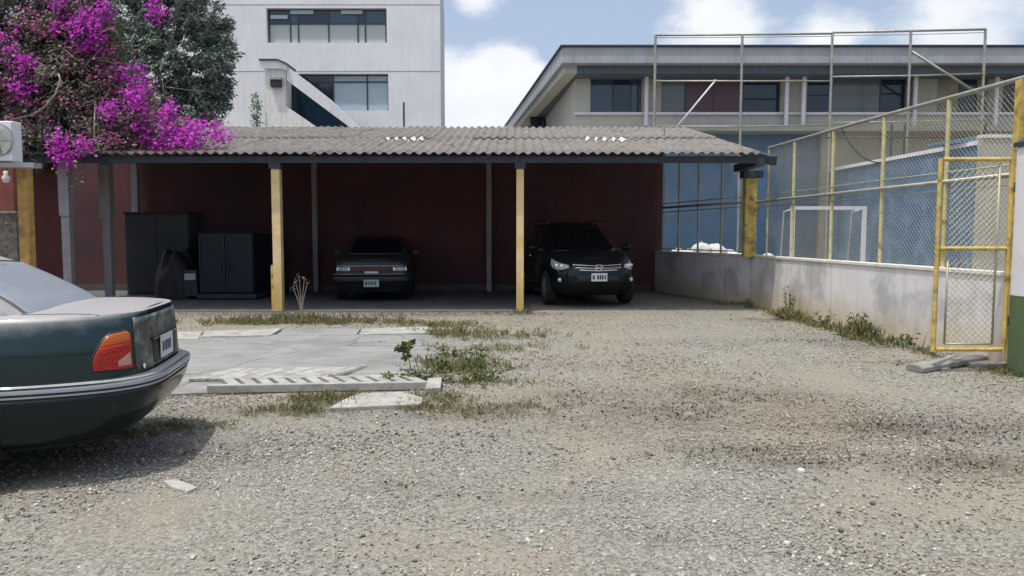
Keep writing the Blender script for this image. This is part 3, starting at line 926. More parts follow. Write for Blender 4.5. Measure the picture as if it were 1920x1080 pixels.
# roof: plan polygon with overhang
RY0 = 28.7
rz0, rz1 = at(1200, 119, RY0).z, at(1200, 88, RY0).z
rx0 = at(1054, 100, RY0).x
back = 52.0
plan = [(rx0 - OB[0], RY0 - BY), (bx1, RY0 - BY), (bx1, back - BY), (at(940, 237, back).x - OB[0], back - BY)]
MB().prism([(x, y, rz0) for (x, y) in plan], (0, 0, rz1 - rz0)).build('roof', M['concrete_grey'], rb, bevel=0.03)
MB().prism([(x - (0.06 if i in (0, 3) else -0.06), y + (-0.06 if i < 2 else 0.06), rz1 + .001) for i, (x, y) in enumerate(plan)], (0, 0, 0.07)).build('roof_coping', M['steel_dark'], rb)
MB().prism([(x + ((bx0 - rx0 + 0.01) if i in (0, 3) else 0), y + (0.35 if i < 2 else 0), rz0 - 0.30) for i, (x, y) in enumerate(plan)], (0, 0, 0.299)).build('roof_beam', M['eave_shade'], rb)  # dark colour paints the shade below the fascia
MB().prism([(plan[0][0] + 0.10, plan[0][1] + 0.36, rz0 - 0.29), (plan[0][0] + bx0 - rx0, plan[0][1] + 0.36, rz0 - 0.29),
            (plan[3][0] + bx0 - rx0, plan[3][1], rz0 - 0.29), (plan[3][0] + 0.10, plan[3][1], rz0 - 0.29)], (0, 0, 0.288)).build('flank_soffit', M['cream'], rb)
# facade bands: piers between the openings
def bbox(px0, px1, z0, z1, name='wall_panel', m='cream', y0=0.0, y1=0.25, x0=None, x1=None):
    a = at(px0, 180, BY).x - OB[0] if x0 is None else x0
    b_ = at(px1, 180, BY).x - OB[0] if x1 is None else x1
    return MB().box(a, b_, y0, y1, z0, z1).build(name, M[m], rb)
ztop = rz0 - 0.305
bbox(1078, 2100, zs1 + .001, ztop, m='eave_shade')  # band above the windows, overhang shade painted into its colour
openings = [(1107, 1203), (1240, 1464), (1513, 1712), (1757, 1852), (1880, 2010)]
prev = 1078
for (a, b_) in openings:
    bbox(prev, a, zs0, zs1, m='beige' if prev != 1078 else 'cream')
    prev = b_
bbox(prev, 2100, zs0, zs1, m='beige')
bbox(1078, 2100, zslab + .002, zs0 - .1, m='cream')
zl = zs0 - .098
bbox(1078, 2100, zl, zs0 - .002, 'sill', 'white_wall', -0.12, 0.25)
bbox(1255, 2100, zslab - 0.22, zslab, 'floor_slab', 'beige', -0.5, 0.6)
bbox(1078, 1255, zslab - 0.22, zslab, 'floor_slab', 'cream', 0, 0.25)
# lower storey: blue under the slab, beige farther along
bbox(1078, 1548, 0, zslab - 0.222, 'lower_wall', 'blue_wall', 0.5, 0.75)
bbox(1548.5, 2100, 0, zslab - 0.222, 'lower_wall', 'beige', 0.3, 0.55)
# flank seen past the corner
MB().prism([(bx0 - OB[0] + 0.002, 0.251, 0), (bx0 - OB[0] + 0.25, 0.251, 0), (at(985, 237, back).x - OB[0] + .25, back - BY - 1, 0), (at(985, 237, back).x - OB[0], back - BY - 1, 0)],
           (0, 0, ztop)).build('flank_wall', M['cream'], rb)
pp = at(1006, 220, 40)
MB().box(pp.x - OB[0] - 0.35, pp.x - OB[0] + 0.3, 9.6, 11.0, pp.z - 1.2, pp.z + 0.3).build('flank_recess', M['pane_dark'], rb)
kindsets = [['pane_blue', 'pane_dark', 'pane_blue'], ['pane_grey', 'pane_plum', 'pane_plum', 'pane_dark'], ['pane_dark', 'pane_grey', 'pane_dark', 'pane_grey'],
            ['pane_tan', 'pane_dark', 'pane_tan'], ['pane_dark', 'pane_grey', 'pane_dark']]
splits = [[1107, 1150, 1184, 1203], [1240, 1286, 1340, 1395, 1464], [1513, 1562, 1654, 1700, 1712], [1757, 1803, 1835, 1852], [1880, 1920, 1960, 2010]]
for (a, b_), ks, sp in zip(openings, kindsets, splits):
    xa, xb = at(a, 180, BY).x - OB[0], at(b_, 180, BY).x - OB[0]
    wn_ = MB().box(xa, xb, 0.14, 0.2, zs1 - 0.06, zs1).box(xa, xb, 0.14, 0.2, zs0, zs0 + 0.05).build('window', M['frame_dark'], rb)
    for i in range(len(sp) - 1):
        u0, u1 = at(sp[i], 180, BY).x - OB[0], at(sp[i + 1], 180, BY).x - OB[0]
        MB().box(u0 + .02, u1 - .02, 0.165, 0.175, zs0 + .05, zs1 - .06).build('pane', M[ks[i % len(ks)]], wn_)
        MB().box(u0 - .02, u0 + .02, 0.14, 0.2, zs0 + .05, zs1 - .061).build('mullion', M['frame_dark'], wn_)
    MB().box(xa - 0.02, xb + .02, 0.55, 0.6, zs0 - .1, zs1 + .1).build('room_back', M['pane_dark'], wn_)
# white round columns at the facade
for px in (1212, 1475, 1507, 1716, 1868):
    p = at(px, 180, BY - 0.3)
    MB().tube([(p.x - OB[0], -0.3, zslab + .002), (p.x - OB[0], -0.3, rz0 - 0.302)], 0.085, 12).build('column', M['white_paint'], rb, True, 40)

# tall ball-stop frame in front of that facade
FY = 28.3
bf = thing('ball_stop_frame', 'tall thin pipe frame of the ball court rising in front of the low building', 'fence', (at(1540, 240, FY).x, FY, 0))
OF = (at(1540, 240, FY).x, FY, 0)
def fp(px, py, Y=FY):
    p = at(px, py, Y); return (p.x - OF[0], Y - OF[1], p.z)
for (px, py) in ((1229, 66), (1392, 65), (1561, 61), (1708, 58), (1848, 55)):
    a = fp(px, py)
    MB().tube([(a[0], a[1], 0.03), a], 0.05, 8).build('post', M['rail_grey'], bf, True, 40)
for pl, r in ((((1229, 66), (1392, 65), (1561, 63)), 0.04), (((1561, 61), (1708, 58), (1848, 55)), 0.045), (((1229, 71), (1392, 70), (1561, 68)), 0.012),
              (((1561, 67), (1708, 65), (1848, 61)), 0.012), (((1229, 152), (1392, 152), (1561, 152)), 0.034), (((1561, 144), (1708, 142), (1848, 138)), 0.034),
              (((1229, 237), (1392, 237), (1561, 234)), 0.03), (((1561, 230), (1708, 228), (1848, 224)), 0.025)):
    MB().tube([fp(*q) for q in pl], r, 6).build('rail', M['rail_grey'], bf, True)
MB().tube([fp(1710, 97), fp(1850, 186)], 0.05, 6).build('brace', M['rail_grey'], bf, True)
MB().tube([fp(1342, 150), fp(1265, 243)], 0.035, 6).build('brace', M['white_wall'], bf, True)
# second, lower screen of the court against the beige wall
for px in (1672, 1697, 1848):
    a, b_ = fp(px, 232, FY - 0.3), fp(px, 300, FY - 0.3)
    MB().tube([(a[0], a[1], 0.03), a], 0.04, 6).build('post', M['steel_dark'], bf, True, 40)
MB().tube([fp(1548, 258, FY - .3), fp(1900, 257, FY - .3)], 0.03, 6).build('rail', M['steel_dark'], bf, True)

# ------------------------------------------------------------------ court side wall, white end wall, goal
cw = thing('court_wall', 'long blue painted side wall of the ball court with pale top edge', 'wall', (12.6, 25.0, 0))
zc = at(1548, 322, 29.8).z
A_, B_ = Vector((12.62 - 12.6, 29.9 - 25, 0)), Vector((at(1838, 300, 20.8).x - 12.6, 20.8 - 25, 0))
MB().prism([(A_.x, A_.y, 0), (B_.x, B_.y, 0), (B_.x + .2, B_.y, 0), (A_.x + .2, A_.y, 0)], (0, 0, zc)).build('wall_panel', M['blue_side'], cw)
MB().prism([(A_.x - .04, A_.y, zc + .001), (B_.x - .04, B_.y, zc + .001), (B_.x + .24, B_.y, zc + .001), (A_.x + .24, A_.y, zc + .001)], (0, 0, 0.12)).build('capping', M['white_wall'], cw)
MB().prism([(B_.x - 0.6, B_.y + 1.6, zc + .13), (B_.x + 0.2, B_.y - 0.02, zc + .13), (B_.x + 0.2, B_.y - 0.02, zc + 0.30), (B_.x - 0.6, B_.y + 1.6, zc + 0.2)], (0.6, 0, 0)).build('awning', M['blue_side'], cw)
ew = thing('court_wall', 'white stained wall at the end of the blue court wall', 'wall', (at(1840, 300, 20.6).x, 20.6, 0))
MB().box(0, 3.0, 0, 0.2, 0, zc + 0.15).build('wall_panel', M['beige'], ew)
MB().box(-0.01, 3.02, -0.03, 0.23, zc + 0.151, zc + 0.24).build('capping', M['wall_cap'], ew)

GOY = 26.0
g0, g1 = at(1487, 390, GOY), at(1621, 390, GOY)
go = thing('football_goal', 'white metal football goal on the court against the blue wall', 'goal', ((g0.x + g1.x) / 2, GOY, 0.02))
hw = (g1.x - g0.x) / 2
gzt = g0.z - 0.02
for x in (-hw, hw):
    MB().box(x - .065, x + .065, -.05, .05, 0, gzt - .061).build('goal_post', M['white_paint'], go)
    MB().tube([(x * 0.99, 0.05, gzt - .03), (x * 0.99, 0.9, gzt - 0.1), (x * 0.99, 1.2, 0.02)], 0.03, 6).build('back_stay', M['white_paint'], go, True)
MB().box(-hw - .065, hw + .065, -.05, .05, gzt - .06, gzt + .06).build('crossbar', M['white_paint'], go)
MB().tube([(-hw, 1.2, 0.04), (hw, 1.2, 0.04)], 0.03, 6).build('ground_bar', M['white_paint'], go, True)
# ------------------------------------------------------------------ vehicles
class Shell:
    """closed car shell: a rounded plan outline carried through height levels.
    levels: list of (z, rear inset, side inset, front inset)"""
    def __init__(s, x0, x1, W, n_rear, n_front, levels, deck=None, zfix=0.5, zref=None, N=150, crown=0.02):
        s.x0, s.x1, s.W = x0, x1, W
        pts = []
        K = 1200
        xm, hl = (x0 + x1) / 2, (x1 - x0) / 2
        for i in range(K + 1):
            th = math.pi * i / K
            c, sn = math.cos(th), math.sin(th)
            n = n_rear if c > 0 else n_front
            pts.append((xm - hl * math.copysign(abs(c) ** (2 / n), c), W / 2 * abs(sn) ** (2 / n)))
        P = np.array(pts)
        d = np.concatenate([[0], np.cumsum(np.hypot(*np.diff(P, axis=0).T))])
        s.D = d[-1]
        s.dd = np.linspace(0, s.D, N)
        s.ox, s.oy = np.interp(s.dd, d, P[:, 0]), np.interp(s.dd, d, P[:, 1])
        s.lv = np.array(levels, float)
        s.deck, s.zfix = deck, zfix
        s.zref = zref or levels[-1][0]
        s.crown = crown
    def raw(s, d, z, side=1):
        X, y = np.interp(d, s.dd, s.ox), np.interp(d, s.dd, s.oy)
        r, sd, f = (np.interp(z, s.lv[:, 0], s.lv[:, k]) for k in (1, 2, 3))
        h = s.x1 - s.x0
        u = (X - s.x0) / h
        wr, wf = max(0.0, 1 - u / 0.5), max(0.0, (u - 0.5) / 0.5)
        wr, wf = wr * wr * (3 - 2 * wr), wf * wf * (3 - 2 * wf)
        X2 = X + r * wr - f * wf
        y2 = y * (1 - sd / (s.W / 2))
        z2 = z
        if s.deck and z > s.zfix:
            z2 = s.zfix + (z - s.zfix) * (s.deck(X2) - s.zfix) / (s.zref - s.zfix)
        return Vector((X2, y2 * side, z2))
    def P(s, d, z, off=0.0, side=1):
        p = s.raw(d, z, side)
        if off:
            e = 0.01
            a = s.raw(min(d + e, s.D), z, side) - s.raw(max(d - e, 0), z, side)
            zl, zh = max(z - e, s.lv[0][0]), min(z + e, s.lv[-1][0])
            b_ = s.raw(d, zh, side) - s.raw(d, zl, side)
            n = a.cross(b_)
            if n.length > 1e-9:
                n.normalize()
                n *= -side
                c = p - Vector(((s.x0 + s.x1) / 2, 0, 0))
                if n.dot(Vector((c.x * 0.2, c.y, 0.0)) if abs(c.y) > 0.05 else Vector((c.x, 0, 0))) < 0 and abs(n.z) < 0.9:
                    n = -n
                p = p + n * off
        return p
    def solid(s, mb_=None, bottom=True):
        mb_ = mb_ or MB()
        zl = list(s.lv[:, 0])
        N = len(s.dd)
        ring = lambda z: [s.raw(d, z, 1) for d in s.dd] + [s.raw(d, z, -1) for d in s.dd[::-1][1:-1]]
        rings = [ring(z) for z in zl]
        n = len(rings[0])
        vs_, fs = [p for r in rings for p in r], []
        for i in range(len(rings) - 1):
            for k in range(n):
                k2 = (k + 1) % n
                fs.append((i * n + k, i * n + k2, (i + 1) * n + k2, (i + 1) * n + k))
        # caps: strips across the car, crowned
        def cap(i, crown):
            M_ = 7
            base = i * n
            rows = []
            for k in range(N):
                l = base + k
                r_ = base + ((n - k) % n if 0 < k < N - 1 else k)
                if l == r_:
                    rows.append([l]); continue
                row = [l]
                for q in range(1, M_):
                    t = q / M_
                    p = vs_[l].lerp(vs_[r_], t)
                    e = min(1, abs(vs_[l].y) / (s.W * 0.35))
                    vs_.append(Vector((p.x, p.y, p.z + crown * e * (1 - (2 * t - 1) ** 2))))
                    row.append(len(vs_) - 1)
                row.append(r_)
                rows.append(row)
            for a, b_ in zip(rows[:-1], rows[1:]):
                if len(a) == 1:
                    for q in range(len(b_) - 1): fs.append((a[0], b_[q], b_[q + 1]))
                elif len(b_) == 1:
                    for q in range(len(a) - 1): fs.append((a[q], b_[0], a[q + 1]))
                else:
                    for q in range(len(a) - 1): fs.append((a[q], b_[q], b_[q + 1], a[q + 1]))
        cap(len(rings) - 1, s.crown)
        cap(0, 0.0)
        return mb_.add(vs_, fs)
    def patch(s, d0, d1, z0, z1, off, side=1, nd=24, nz=8, mb_=None, thick=0.012, zs=None, ds=None):
        """raised panel that follows the shell, with a turned-in rim. zs(t)->(z0,z1) lets the edge slope"""
        mb_ = mb_ or MB()
        G = []
        for i in range(nd + 1):
            t = i / nd
            d = d0 + (d1 - d0) * t
            a, b_ = zs(t) if zs else (z0, z1)
            row = [s.P(d, a, off - thick, side)]
            row += [s.P(d, a + (b_ - a) * j / nz, off, side) for j in range(nz + 1)]
            row.append(s.P(d, b_, off - thick, side))
            G.append(row)
        closed0, closed1 = d0 <= 1e-6, d1 >= s.D - 1e-6
        first = [s.P(d0, (zs(0)[0] + (zs(0)[1] - zs(0)[0]) * min(max(j - 1, 0), nz) / nz) if zs else z0 + (z1 - z0) * min(max(j - 1, 0), nz) / nz, off - thick, side) for j in range(nz + 3)]
        last = [s.P(d1, (zs(1)[0] + (zs(1)[1] - zs(1)[0]) * min(max(j - 1, 0), nz) / nz) if zs else z0 + (z1 - z0) * min(max(j - 1, 0), nz) / nz, off - thick, side) for j in range(nz + 3)]
        return mb_.grid(([] if closed0 else [first]) + G + ([] if closed1 else [last]))
    def d_side(s, X):
        """arc position on the flank at length X"""
        m = np.argmin(np.abs(s.ox - X) + (s.oy < s.W * 0.3) * 10)
        return float(s.dd[m])
    def d_end(s, y, rear=True):
        N = len(s.dd)
        sel = np.arange(N) < N // 2 if rear else np.arange(N) >= N // 2
        far = (np.abs(s.ox - (s.x0 if rear else s.x1)) > 0.35) * 10 + (~sel) * 10
        return float(s.dd[np.argmin(np.abs(s.oy - y) + far)])

def cut_arches(body, axles, r, W, zc):
    for ax in axles:
        for sd in (-1, 1):
            c = MB().lathe([(0, -0.28), (r, -0.28), (r, 0.28), (0, 0.28)], 36, 'Y', (ax, sd * (W / 2 - 0.06), zc))
            me_ = c.mesh('cutter')
            bm = bmesh.new(); bm.from_mesh(me_)
            bmesh.ops.remove_doubles(bm, verts=bm.verts, dist=1e-5)
            bmesh.ops.recalc_face_normals(bm, faces=bm.faces)
            bm.to_mesh(me_); bm.free()
            co = bpy.data.objects.new('cutter', me_)
            COL.objects.link(co)
            co.parent = body.parent
            md = body.modifiers.new('arch', 'BOOLEAN')
            md.object = co; md.operation = 'DIFFERENCE'; md.solver = 'EXACT'
            bpy.context.view_layer.update()
            dg = bpy.context.evaluated_depsgraph_get()
            new = bpy.data.meshes.new_from_object(body.evaluated_get(dg))
            body.modifiers.clear()
            old = body.data
            body.data = new
            bpy.data.objects.remove(co)
            bpy.data.meshes.remove(old)
    return body

def wheel(parent, x, y, r, w, sd, spokes=5, rim_m='alloy'):
    t = MB().lathe([(r * 0.62, -w / 2 + .01), (r * 0.9, -w / 2), (r, -w / 2 + .03), (r, w / 2 - .03), (r * 0.9, w / 2), (r * 0.62, w / 2 - .01), (r * 0.62, -w / 2 + .01)], 32, 'Y').build('wheel', M['rubber'], parent, True, 35)
    t.location = (x, y, r)
    o_ = sd * (w / 2 - 0.03)
    mb_ = MB().lathe([(r * 0.63, o_ * 1.05), (r * 0.56, o_ * 1.02), (r * 0.55, 0), (r * 0.63, 0)], 32, 'Y')
    for k in range(spokes):
        a = 2 * math.pi * k / spokes + 0.3
        mb_.bar((0, o_, 0), (r * 0.57 * math.cos(a), o_ * 0.95, r * 0.57 * math.sin(a)), r * 0.16, 0.03, (0, 1, 0))
    mb_.lathe([(0, o_ + sd * 0.015), (r * 0.13, o_ + sd * 0.012), (r * 0.15, o_ - sd * 0.02)], 16, 'Y')
    mb_.build('rim', M[rim_m], t, True, 35)
    MB().lathe([(r * 0.56, 0), (r * 0.3, 0), (0.0, 0)], 24, 'Y').build('brake', M['black_plastic'], t)
    return t

def plate(parent, w, h, m_bg, marks, loc, rot, m_ink):
    o = MB().box(-w / 2, w / 2, -0.004, 0.004, -h / 2, h / 2).build('number_plate', m_bg, parent, bevel=0.003)
    o.location, o.rotation_euler = loc, rot
    for (x0, x1, z0, z1) in marks:
        MB().box(x0 * w, x1 * w, -0.0065, -0.0045, z0 * h, z1 * h).build('plate_character', m_ink, o)
    return o

# ---- dark green saloon in the foreground
M['green_paint_car'] = car_paint('dark_green_metallic', (0.005, 0.030, 0.035), (0.36, 0.35, 0.345), 0.88, 0.10, 0.5, 0.4, 0.25)
M['bumper_grey'] = car_paint('grey_bumper', (0.004, 0.012, 0.016), (0.30, 0.30, 0.29), 0.3, 0.14, 0.4, 0.25, 0.08)
M['strip'] = mat('strip_and_highlight', (0.40, 0.43, 0.46), 0.35, metal=0.3, var=0.1)  # pale strip tone, also paints the bumper strip's highlights
M['lamp_red'] = glass_mat('red_lens', (0.42, 0.012, 0.008), 0.12)
M['lamp_dark'] = glass_mat('deep_red_lens', (0.24, 0.006, 0.005), 0.15)
M['lamp_orange'] = glass_mat('orange_lens', (0.58, 0.11, 0.006), 0.15)
M['lamp_white'] = glass_mat('clear_lens', (0.55, 0.28, 0.24), 0.12)
M['plate_white'] = mat('plate_white', (0.62, 0.63, 0.62), 0.5, var=0.08)
M['plate_green'] = mat('plate_green_white', (0.34, 0.46, 0.42), 0.5, var=0.08)
M['ink'] = mat('plate_ink', (0.03, 0.05, 0.12), 0.6)
def dusty_glass(name):
    m = car_paint(name, (0.045, 0.06, 0.075), (0.33, 0.36, 0.41), 0.6, 0.12, 0.0, 0.5, 0.3)
    return m
M['dusty_glass'] = dusty_glass('dusty_rear_glass')

fx, fy = math.cos(R(180 + 11)), math.sin(R(180 + 11))
rear_mid = Vector((-2.40, 5.26, 0))
Lb, Wb = 4.78, 1.78
cpos = rear_mid + Vector((fx, fy, 0)) * (Lb / 2)
sal = thing('saloon_car', 'dark green saloon with dusty boot lid and red tail lamp in the foreground', 'car', (cpos.x, cpos.y, -0.115), R(180 + 11))
def deck_b(X):
    if X < -1.2: return 1.035 - 0.008 * smooth(-1.9, -2.39, X)
    if X < 0.9: return 1.035 - 0.05 * smooth(-1.2, 0.0, X)
    return 0.985 - 0.24 * smooth(0.9, 2.5, X)
lv_b = [(0.20, 0.30, 0.14, 0.2), (0.24, 0.22, 0.07, 0.12), (0.30, 0.15, 0.03, 0.06), (0.40, 0.06, 0.010, 0.02), (0.50, 0.015, 0.0, 0.0), (0.595, 0.0, 0.0, 0.0),
        (0.612, 0.012, 0.003, 0.02), (0.622, 0.065, 0.010, 0.05), (0.66, 0.075, 0.006, 0.06), (0.76, 0.080, 0.0, 0.07), (0.85, 0.085, 0.012, 0.08), (0.92, 0.092, 0.035, 0.10),
        (0.965, 0.096, 0.060, 0.14), (0.986, 0.099, 0.078, 0.18), (0.996, 0.104, 0.095, 0.22), (1.0, 0.13, 0.14, 0.30)]
sb = Shell(-Lb / 2, Lb / 2, Wb, 4.6, 4.0, lv_b, deck_b, 0.5, 1.0, 170, 0.022)
body = sb.solid().build('body', M['green_paint_car'], sal, angle=28)
cut_arches(body, (-1.275, 1.555), 0.345, Wb, 0.31)
body.name = 'body'
for ax in (-1.275, 1.555):
    for sd in (-1, 1):
        wheel(sal, ax, sd * 0.77, 0.318, 0.21, sd)
# cabin
lv_c = [(0.93, 0.0, 0.0, 0.0), (0.99, 0.02, 0.01, 0.03), (1.10, 0.17, 0.06, 0.27), (1.22, 0.37, 0.115, 0.55), (1.32, 0.56, 0.165, 0.80), (1.385, 0.74, 0.215, 1.0), (1.415, 0.88, 0.28, 1.12), (1.43, 1.05, 0.40, 1.25)]
cb = Shell(-1.82, 1.15, 1.54, 7.0, 6.0, lv_c, None, 9, None, 120, 0.02)
cb.solid().build('cabin', M['green_paint_car'], sal, angle=28)
de = cb.d_end(0.62, True)
for sd in (1, -1):
    cb.patch(0.0, de, 1.015, 1.345, 0.004, sd, 16, 10, None, 0.006, zs=lambda t: (1.015, 1.345 - 0.03 * t)).build('rear_window', M['dusty_glass'], sal, True)
    cb.patch(0.0, de + 0.022, 0, 0, 0.002, sd, 16, 10, None, 0.004, zs=lambda t: (1.0, 1.36 - 0.03 * t)).build('glass_seal', M['black_plastic'], sal, True)
    d0, d1, d2 = cb.d_side(-0.95), cb.d_side(-0.05), cb.d_side(0.72)
    cb.patch(d0, d1 - 0.03, 1.01, 1.33, 0.004, sd, 14, 8, None, 0.006, zs=lambda t: (1.01, 1.14 + 0.19 * min(1, t * 2.4))).build('side_window', M['car_glass'], sal, True)
    cb.patch(d1 + 0.03, d2, 1.01, 1.33, 0.004, sd, 14, 8, None, 0.006).build('side_window', M['car_glass'], sal, True)
    # bright waist trim
    cb.patch(cb.d_side(-1.15), cb.d_side(0.8), 0.985, 1.0, 0.006, sd, 14, 2, None, 0.006).build('waist_trim', M['chrome'], sal, True)
    # lower bumper in its own colour, wrapped to the wheel arch
    sb.patch(0.0, sb.d_side(-1.63), 0.245, 0.545, 0.004, sd, 44, 12, None, 0.004).build('bumper_skin', M['bumper_grey'], sal, True)
    sb.patch(0.0, sb.d_side(-1.63), 0.556, 0.566, 0.013, sd, 44, 3, None, 0.012).build('strip_and_highlight', M['strip'], sal, True, 40)  # pale band paints the highlight below the dark strip
    sb.patch(0.0, sb.d_side(-1.63), 0.567, 0.579, 0.009, sd, 44, 3, None, 0.009).build('strip_and_highlight', M['black_plastic'], sal, True, 40)
    sb.patch(0.0, sb.d_side(-1.63), 0.580, 0.600, 0.014, sd, 44, 3, None, 0.013).build('strip_and_highlight', M['strip'], sal, True, 40)  # pale band paints the highlight above the dark strip
    sb.patch(0.0, sb.d_side(-1.63), 0.5465, 0.5525, 0.0045, sd, 44, 2, None, 0.004).build('bumper_seam', M['black_plastic'], sal, True)
    sb.patch(sb.d_side(-1.0), sb.d_side(1.0), 0.50, 0.545, 0.012, sd, 20, 3, None, 0.012).build('side_strip', M['strip'], sal, True, 40)
    # tail lamp in three lenses
    dl0, dl1 = sb.d_end(0.55, True), sb.d_side(-2.39 + 0.245)
    zt_ = lambda t: 0.895 - 0.03 * t - 0.135 * max(0, t - 0.5) ** 2 / 0.25 - 0.025 * max(0, 0.12 - t) / 0.12
    zm_ = lambda t: min(0.835 - 0.03 * t, zt_(t) - 0.008)
    zb_ = lambda t: 0.668 + 0.012 * t
    lamp = sb.patch(dl0, dl1, 0, 0, 0.006, sd, 36, 8, None, 0.012, zs=lambda t: (zb_(t), zm_(t) - 0.003)).build('tail_lamp', M['lamp_red'], sal, True)
    sb.patch(dl0, dl1, 0, 0, 0.0065, sd, 36, 6, None, 0.012, zs=lambda t: (zm_(t), zt_(t))).build('indicator_lens', M['lamp_orange'], lamp, True)
    sb.patch(dl0 + 0.012, dl0 + 0.10, 0, 0, 0.0085, sd, 10, 6, None, 0.008, zs=lambda t: (0.69, 0.765 - 0.045 * t)).build('reversing_lens', M['lamp_white'], lamp, True)
    sb.patch(dl0 - 0.012, dl1 + 0.012, 0, 0, 0.003, sd, 36, 8, None, 0.008, zs=lambda t: (zb_(t) - 0.012, zt_(t) + 0.012)).build('lamp_gasket', M['black_plastic'], lamp, True)
    for q in (0.25, 0.5, 0.75):
        sb.patch(dl0 + 0.02, dl1 - 0.03, 0, 0, 0.008, sd, 30, 2, None, 0.004, zs=lambda t, q=q: (zb_(t) + (zm_(t) - zb_(t)) * q - 0.0022, zb_(t) + (zm_(t) - zb_(t)) * q + 0.0022)).build('lens_rib', M['lamp_dark'], lamp, True)
    # boot lid shut line
    sb.patch(dl0 - 0.030, dl0 - 0.022, 0.63, 0.985, 0.002, sd, 2, 14, None, 0.004).build('shut_line', M['black_plastic'], sal, True)
# boot lid gap along the deck, found on the body itself
from mathutils.bvhtree import BVHTree
bm = bmesh.new(); bm.from_mesh(body.data)
tree_b = BVHTree.FromBMesh(bm); bm.free()
for sd in (1, -1):
    line = []
    for i in range(14):
        X_ = -2.285 + 0.62 * i / 13
        hit = tree_b.ray_cast(Vector((X_, sd * (0.62 + 0.03 * i / 13), 2.0)), Vector((0, 0, -1)))
        if hit[0] and hit[0].z > 1.0: line.append(hit[0] + Vector((0, 0, 0.0005)))
    MB().tube(line, 0.0035, 5).build('shut_line', M['black_plastic'], sal, True)
    # door edge on the flank and a small side marker
    sb.patch(sb.d_side(-0.82), sb.d_side(-0.82) + 0.007, 0.30, 0.96, 0.002, sd, 2, 14, None, 0.004).build('shut_line', M['black_plastic'], sal, True)
# boot face: dirty panel with a recess, plate, handle bar
M['boot_dirt'] = mat('boot_grime', (0.075, 0.085, 0.075), 0.45, metal=0.2, var=0.3, vscale=14, c2=(0.26, 0.26, 0.23), c2scale=9, c2cut=(0.47, 0.62), streak=0.5, streak_c=(0.02, 0.03, 0.03))
for sd in (1, -1):
    sb.patch(0.0, dl0 - 0.035, 0.64, 0.965, 0.003, sd, 14, 8, None, 0.003).build('boot_panel', M['boot_dirt'], sal, True)
    sb.patch(0.0, 0.30, 0.655, 0.80, 0.005, sd, 8, 4, None, 0.004).build('plate_recess', M['black_plastic'], sal, True)
    sb.patch(0.0, 0.32, 0.80, 0.825, 0.014, sd, 8, 3, None, 0.012).build('plate_bar', M['chrome' if False else 'bumper_grey'], sal, True)
px_ = sb.P(0.0, 0.735, 0.014)
plate(sal, 0.31, 0.155, M['plate_white'], [(-0.40, -0.28, -0.22, 0.22), (-0.20, -0.06, -0.22, 0.22), (0.0, 0.12, -0.22, 0.22), (0.18, 0.30, -0.22, 0.22)], (px_.x, 0.0, px_.z), (0, 0, -math.pi / 2), M['ink'])
p_ = sb.P(dl0 - 0.10, 0.66, 0.01)
MB().lathe([(0, -0.012), (0.018, -0.008), (0.02, 0.004), (0, 0.008)], 12, 'X', p_).build('lock', M['chrome'], sal, True)
MB().lathe([(0.0, 0.0), (0.028, 0.0), (0.028, 0.16), (0.024, 0.16)], 14, 'X', (-Lb / 2 + 0.30, -0.5, 0.22)).build('exhaust', M['chrome'], sal, True, 40)

# ---- dark sport utility car under the roof
M['suv_paint'] = car_paint('dark_green_black', (0.006, 0.012, 0.014), (0.03, 0.034, 0.034), 0.3, 0.16, 0.2, 0.3, 0.12)
M['lens_clear'] = mat('clear_headlamp', (0.62, 0.66, 0.66), 0.12, metal=0.3, var=0.35, vscale=16)
M['apron'] = mat('matt_black_apron', (0.008, 0.008, 0.009), 0.7, spec=0.15)
SUV_YAW = R(-90 + 8)
front = Vector((at(1124, 480, 14.05).x, 14.08, 0))
fwd = Vector((math.cos(SUV_YAW), math.sin(SUV_YAW), 0))
Ls, Ws = 4.53, 1.86
c_ = front - fwd * (Ls / 2)
suv = thing('suv_car', 'dark sport utility car with chrome grille parked under the carport', 'car', (c_.x, c_.y, 0.012), SUV_YAW)
def deck_s(X):
    if X < 0.9: return 1.06
    return 1.06 - 0.17 * smooth(1.0, 2.26, X)
lv_s = [(0.23, 0.15, 0.12, 0.20), (0.28, 0.10, 0.05, 0.12), (0.40, 0.03, 0.01, 0.03), (0.55, 0.0, 0.0, 0.0), (0.68, 0.0, 0.0, 0.0), (0.80, 0.01, 0.0, 0.03), (0.92, 0.03, 0.015, 0.09),
        (1.00, 0.05, 0.04, 0.17), (1.04, 0.07, 0.08, 0.28), (1.06, 0.10, 0.16, 0.40)]
ss = Shell(-Ls / 2, Ls / 2, Ws, 4.5, 3.6, lv_s, deck_s, 0.6, 1.06, 140, 0.05)
b2 = ss.solid().build('body', M['suv_paint'], suv, angle=30)
cut_arches(b2, (-1.33, 1.29), 0.385, Ws, 0.36)
for ax in (-1.33, 1.29):
    for sd in (-1, 1):
        wheel(suv, ax, sd * 0.79, 0.345, 0.22, sd)
lv_sc = [(1.0, 0.0, 0.0, 0.0), (1.06, 0.01, 0.01, 0.04), (1.20, 0.06, 0.06, 0.30), (1.40, 0.16, 0.14, 0.70), (1.55, 0.26, 0.20, 1.02), (1.62, 0.36, 0.25, 1.2), (1.65, 0.55, 0.36, 1.4)]
sc_ = Shell(-2.18, 1.32, 1.64, 7.0, 5.0, lv_sc, None, 9, None, 120, 0.03)
sc_.solid().build('cabin', M['suv_paint'], suv, angle=30)
df = sc_.d_end(0.66, False)
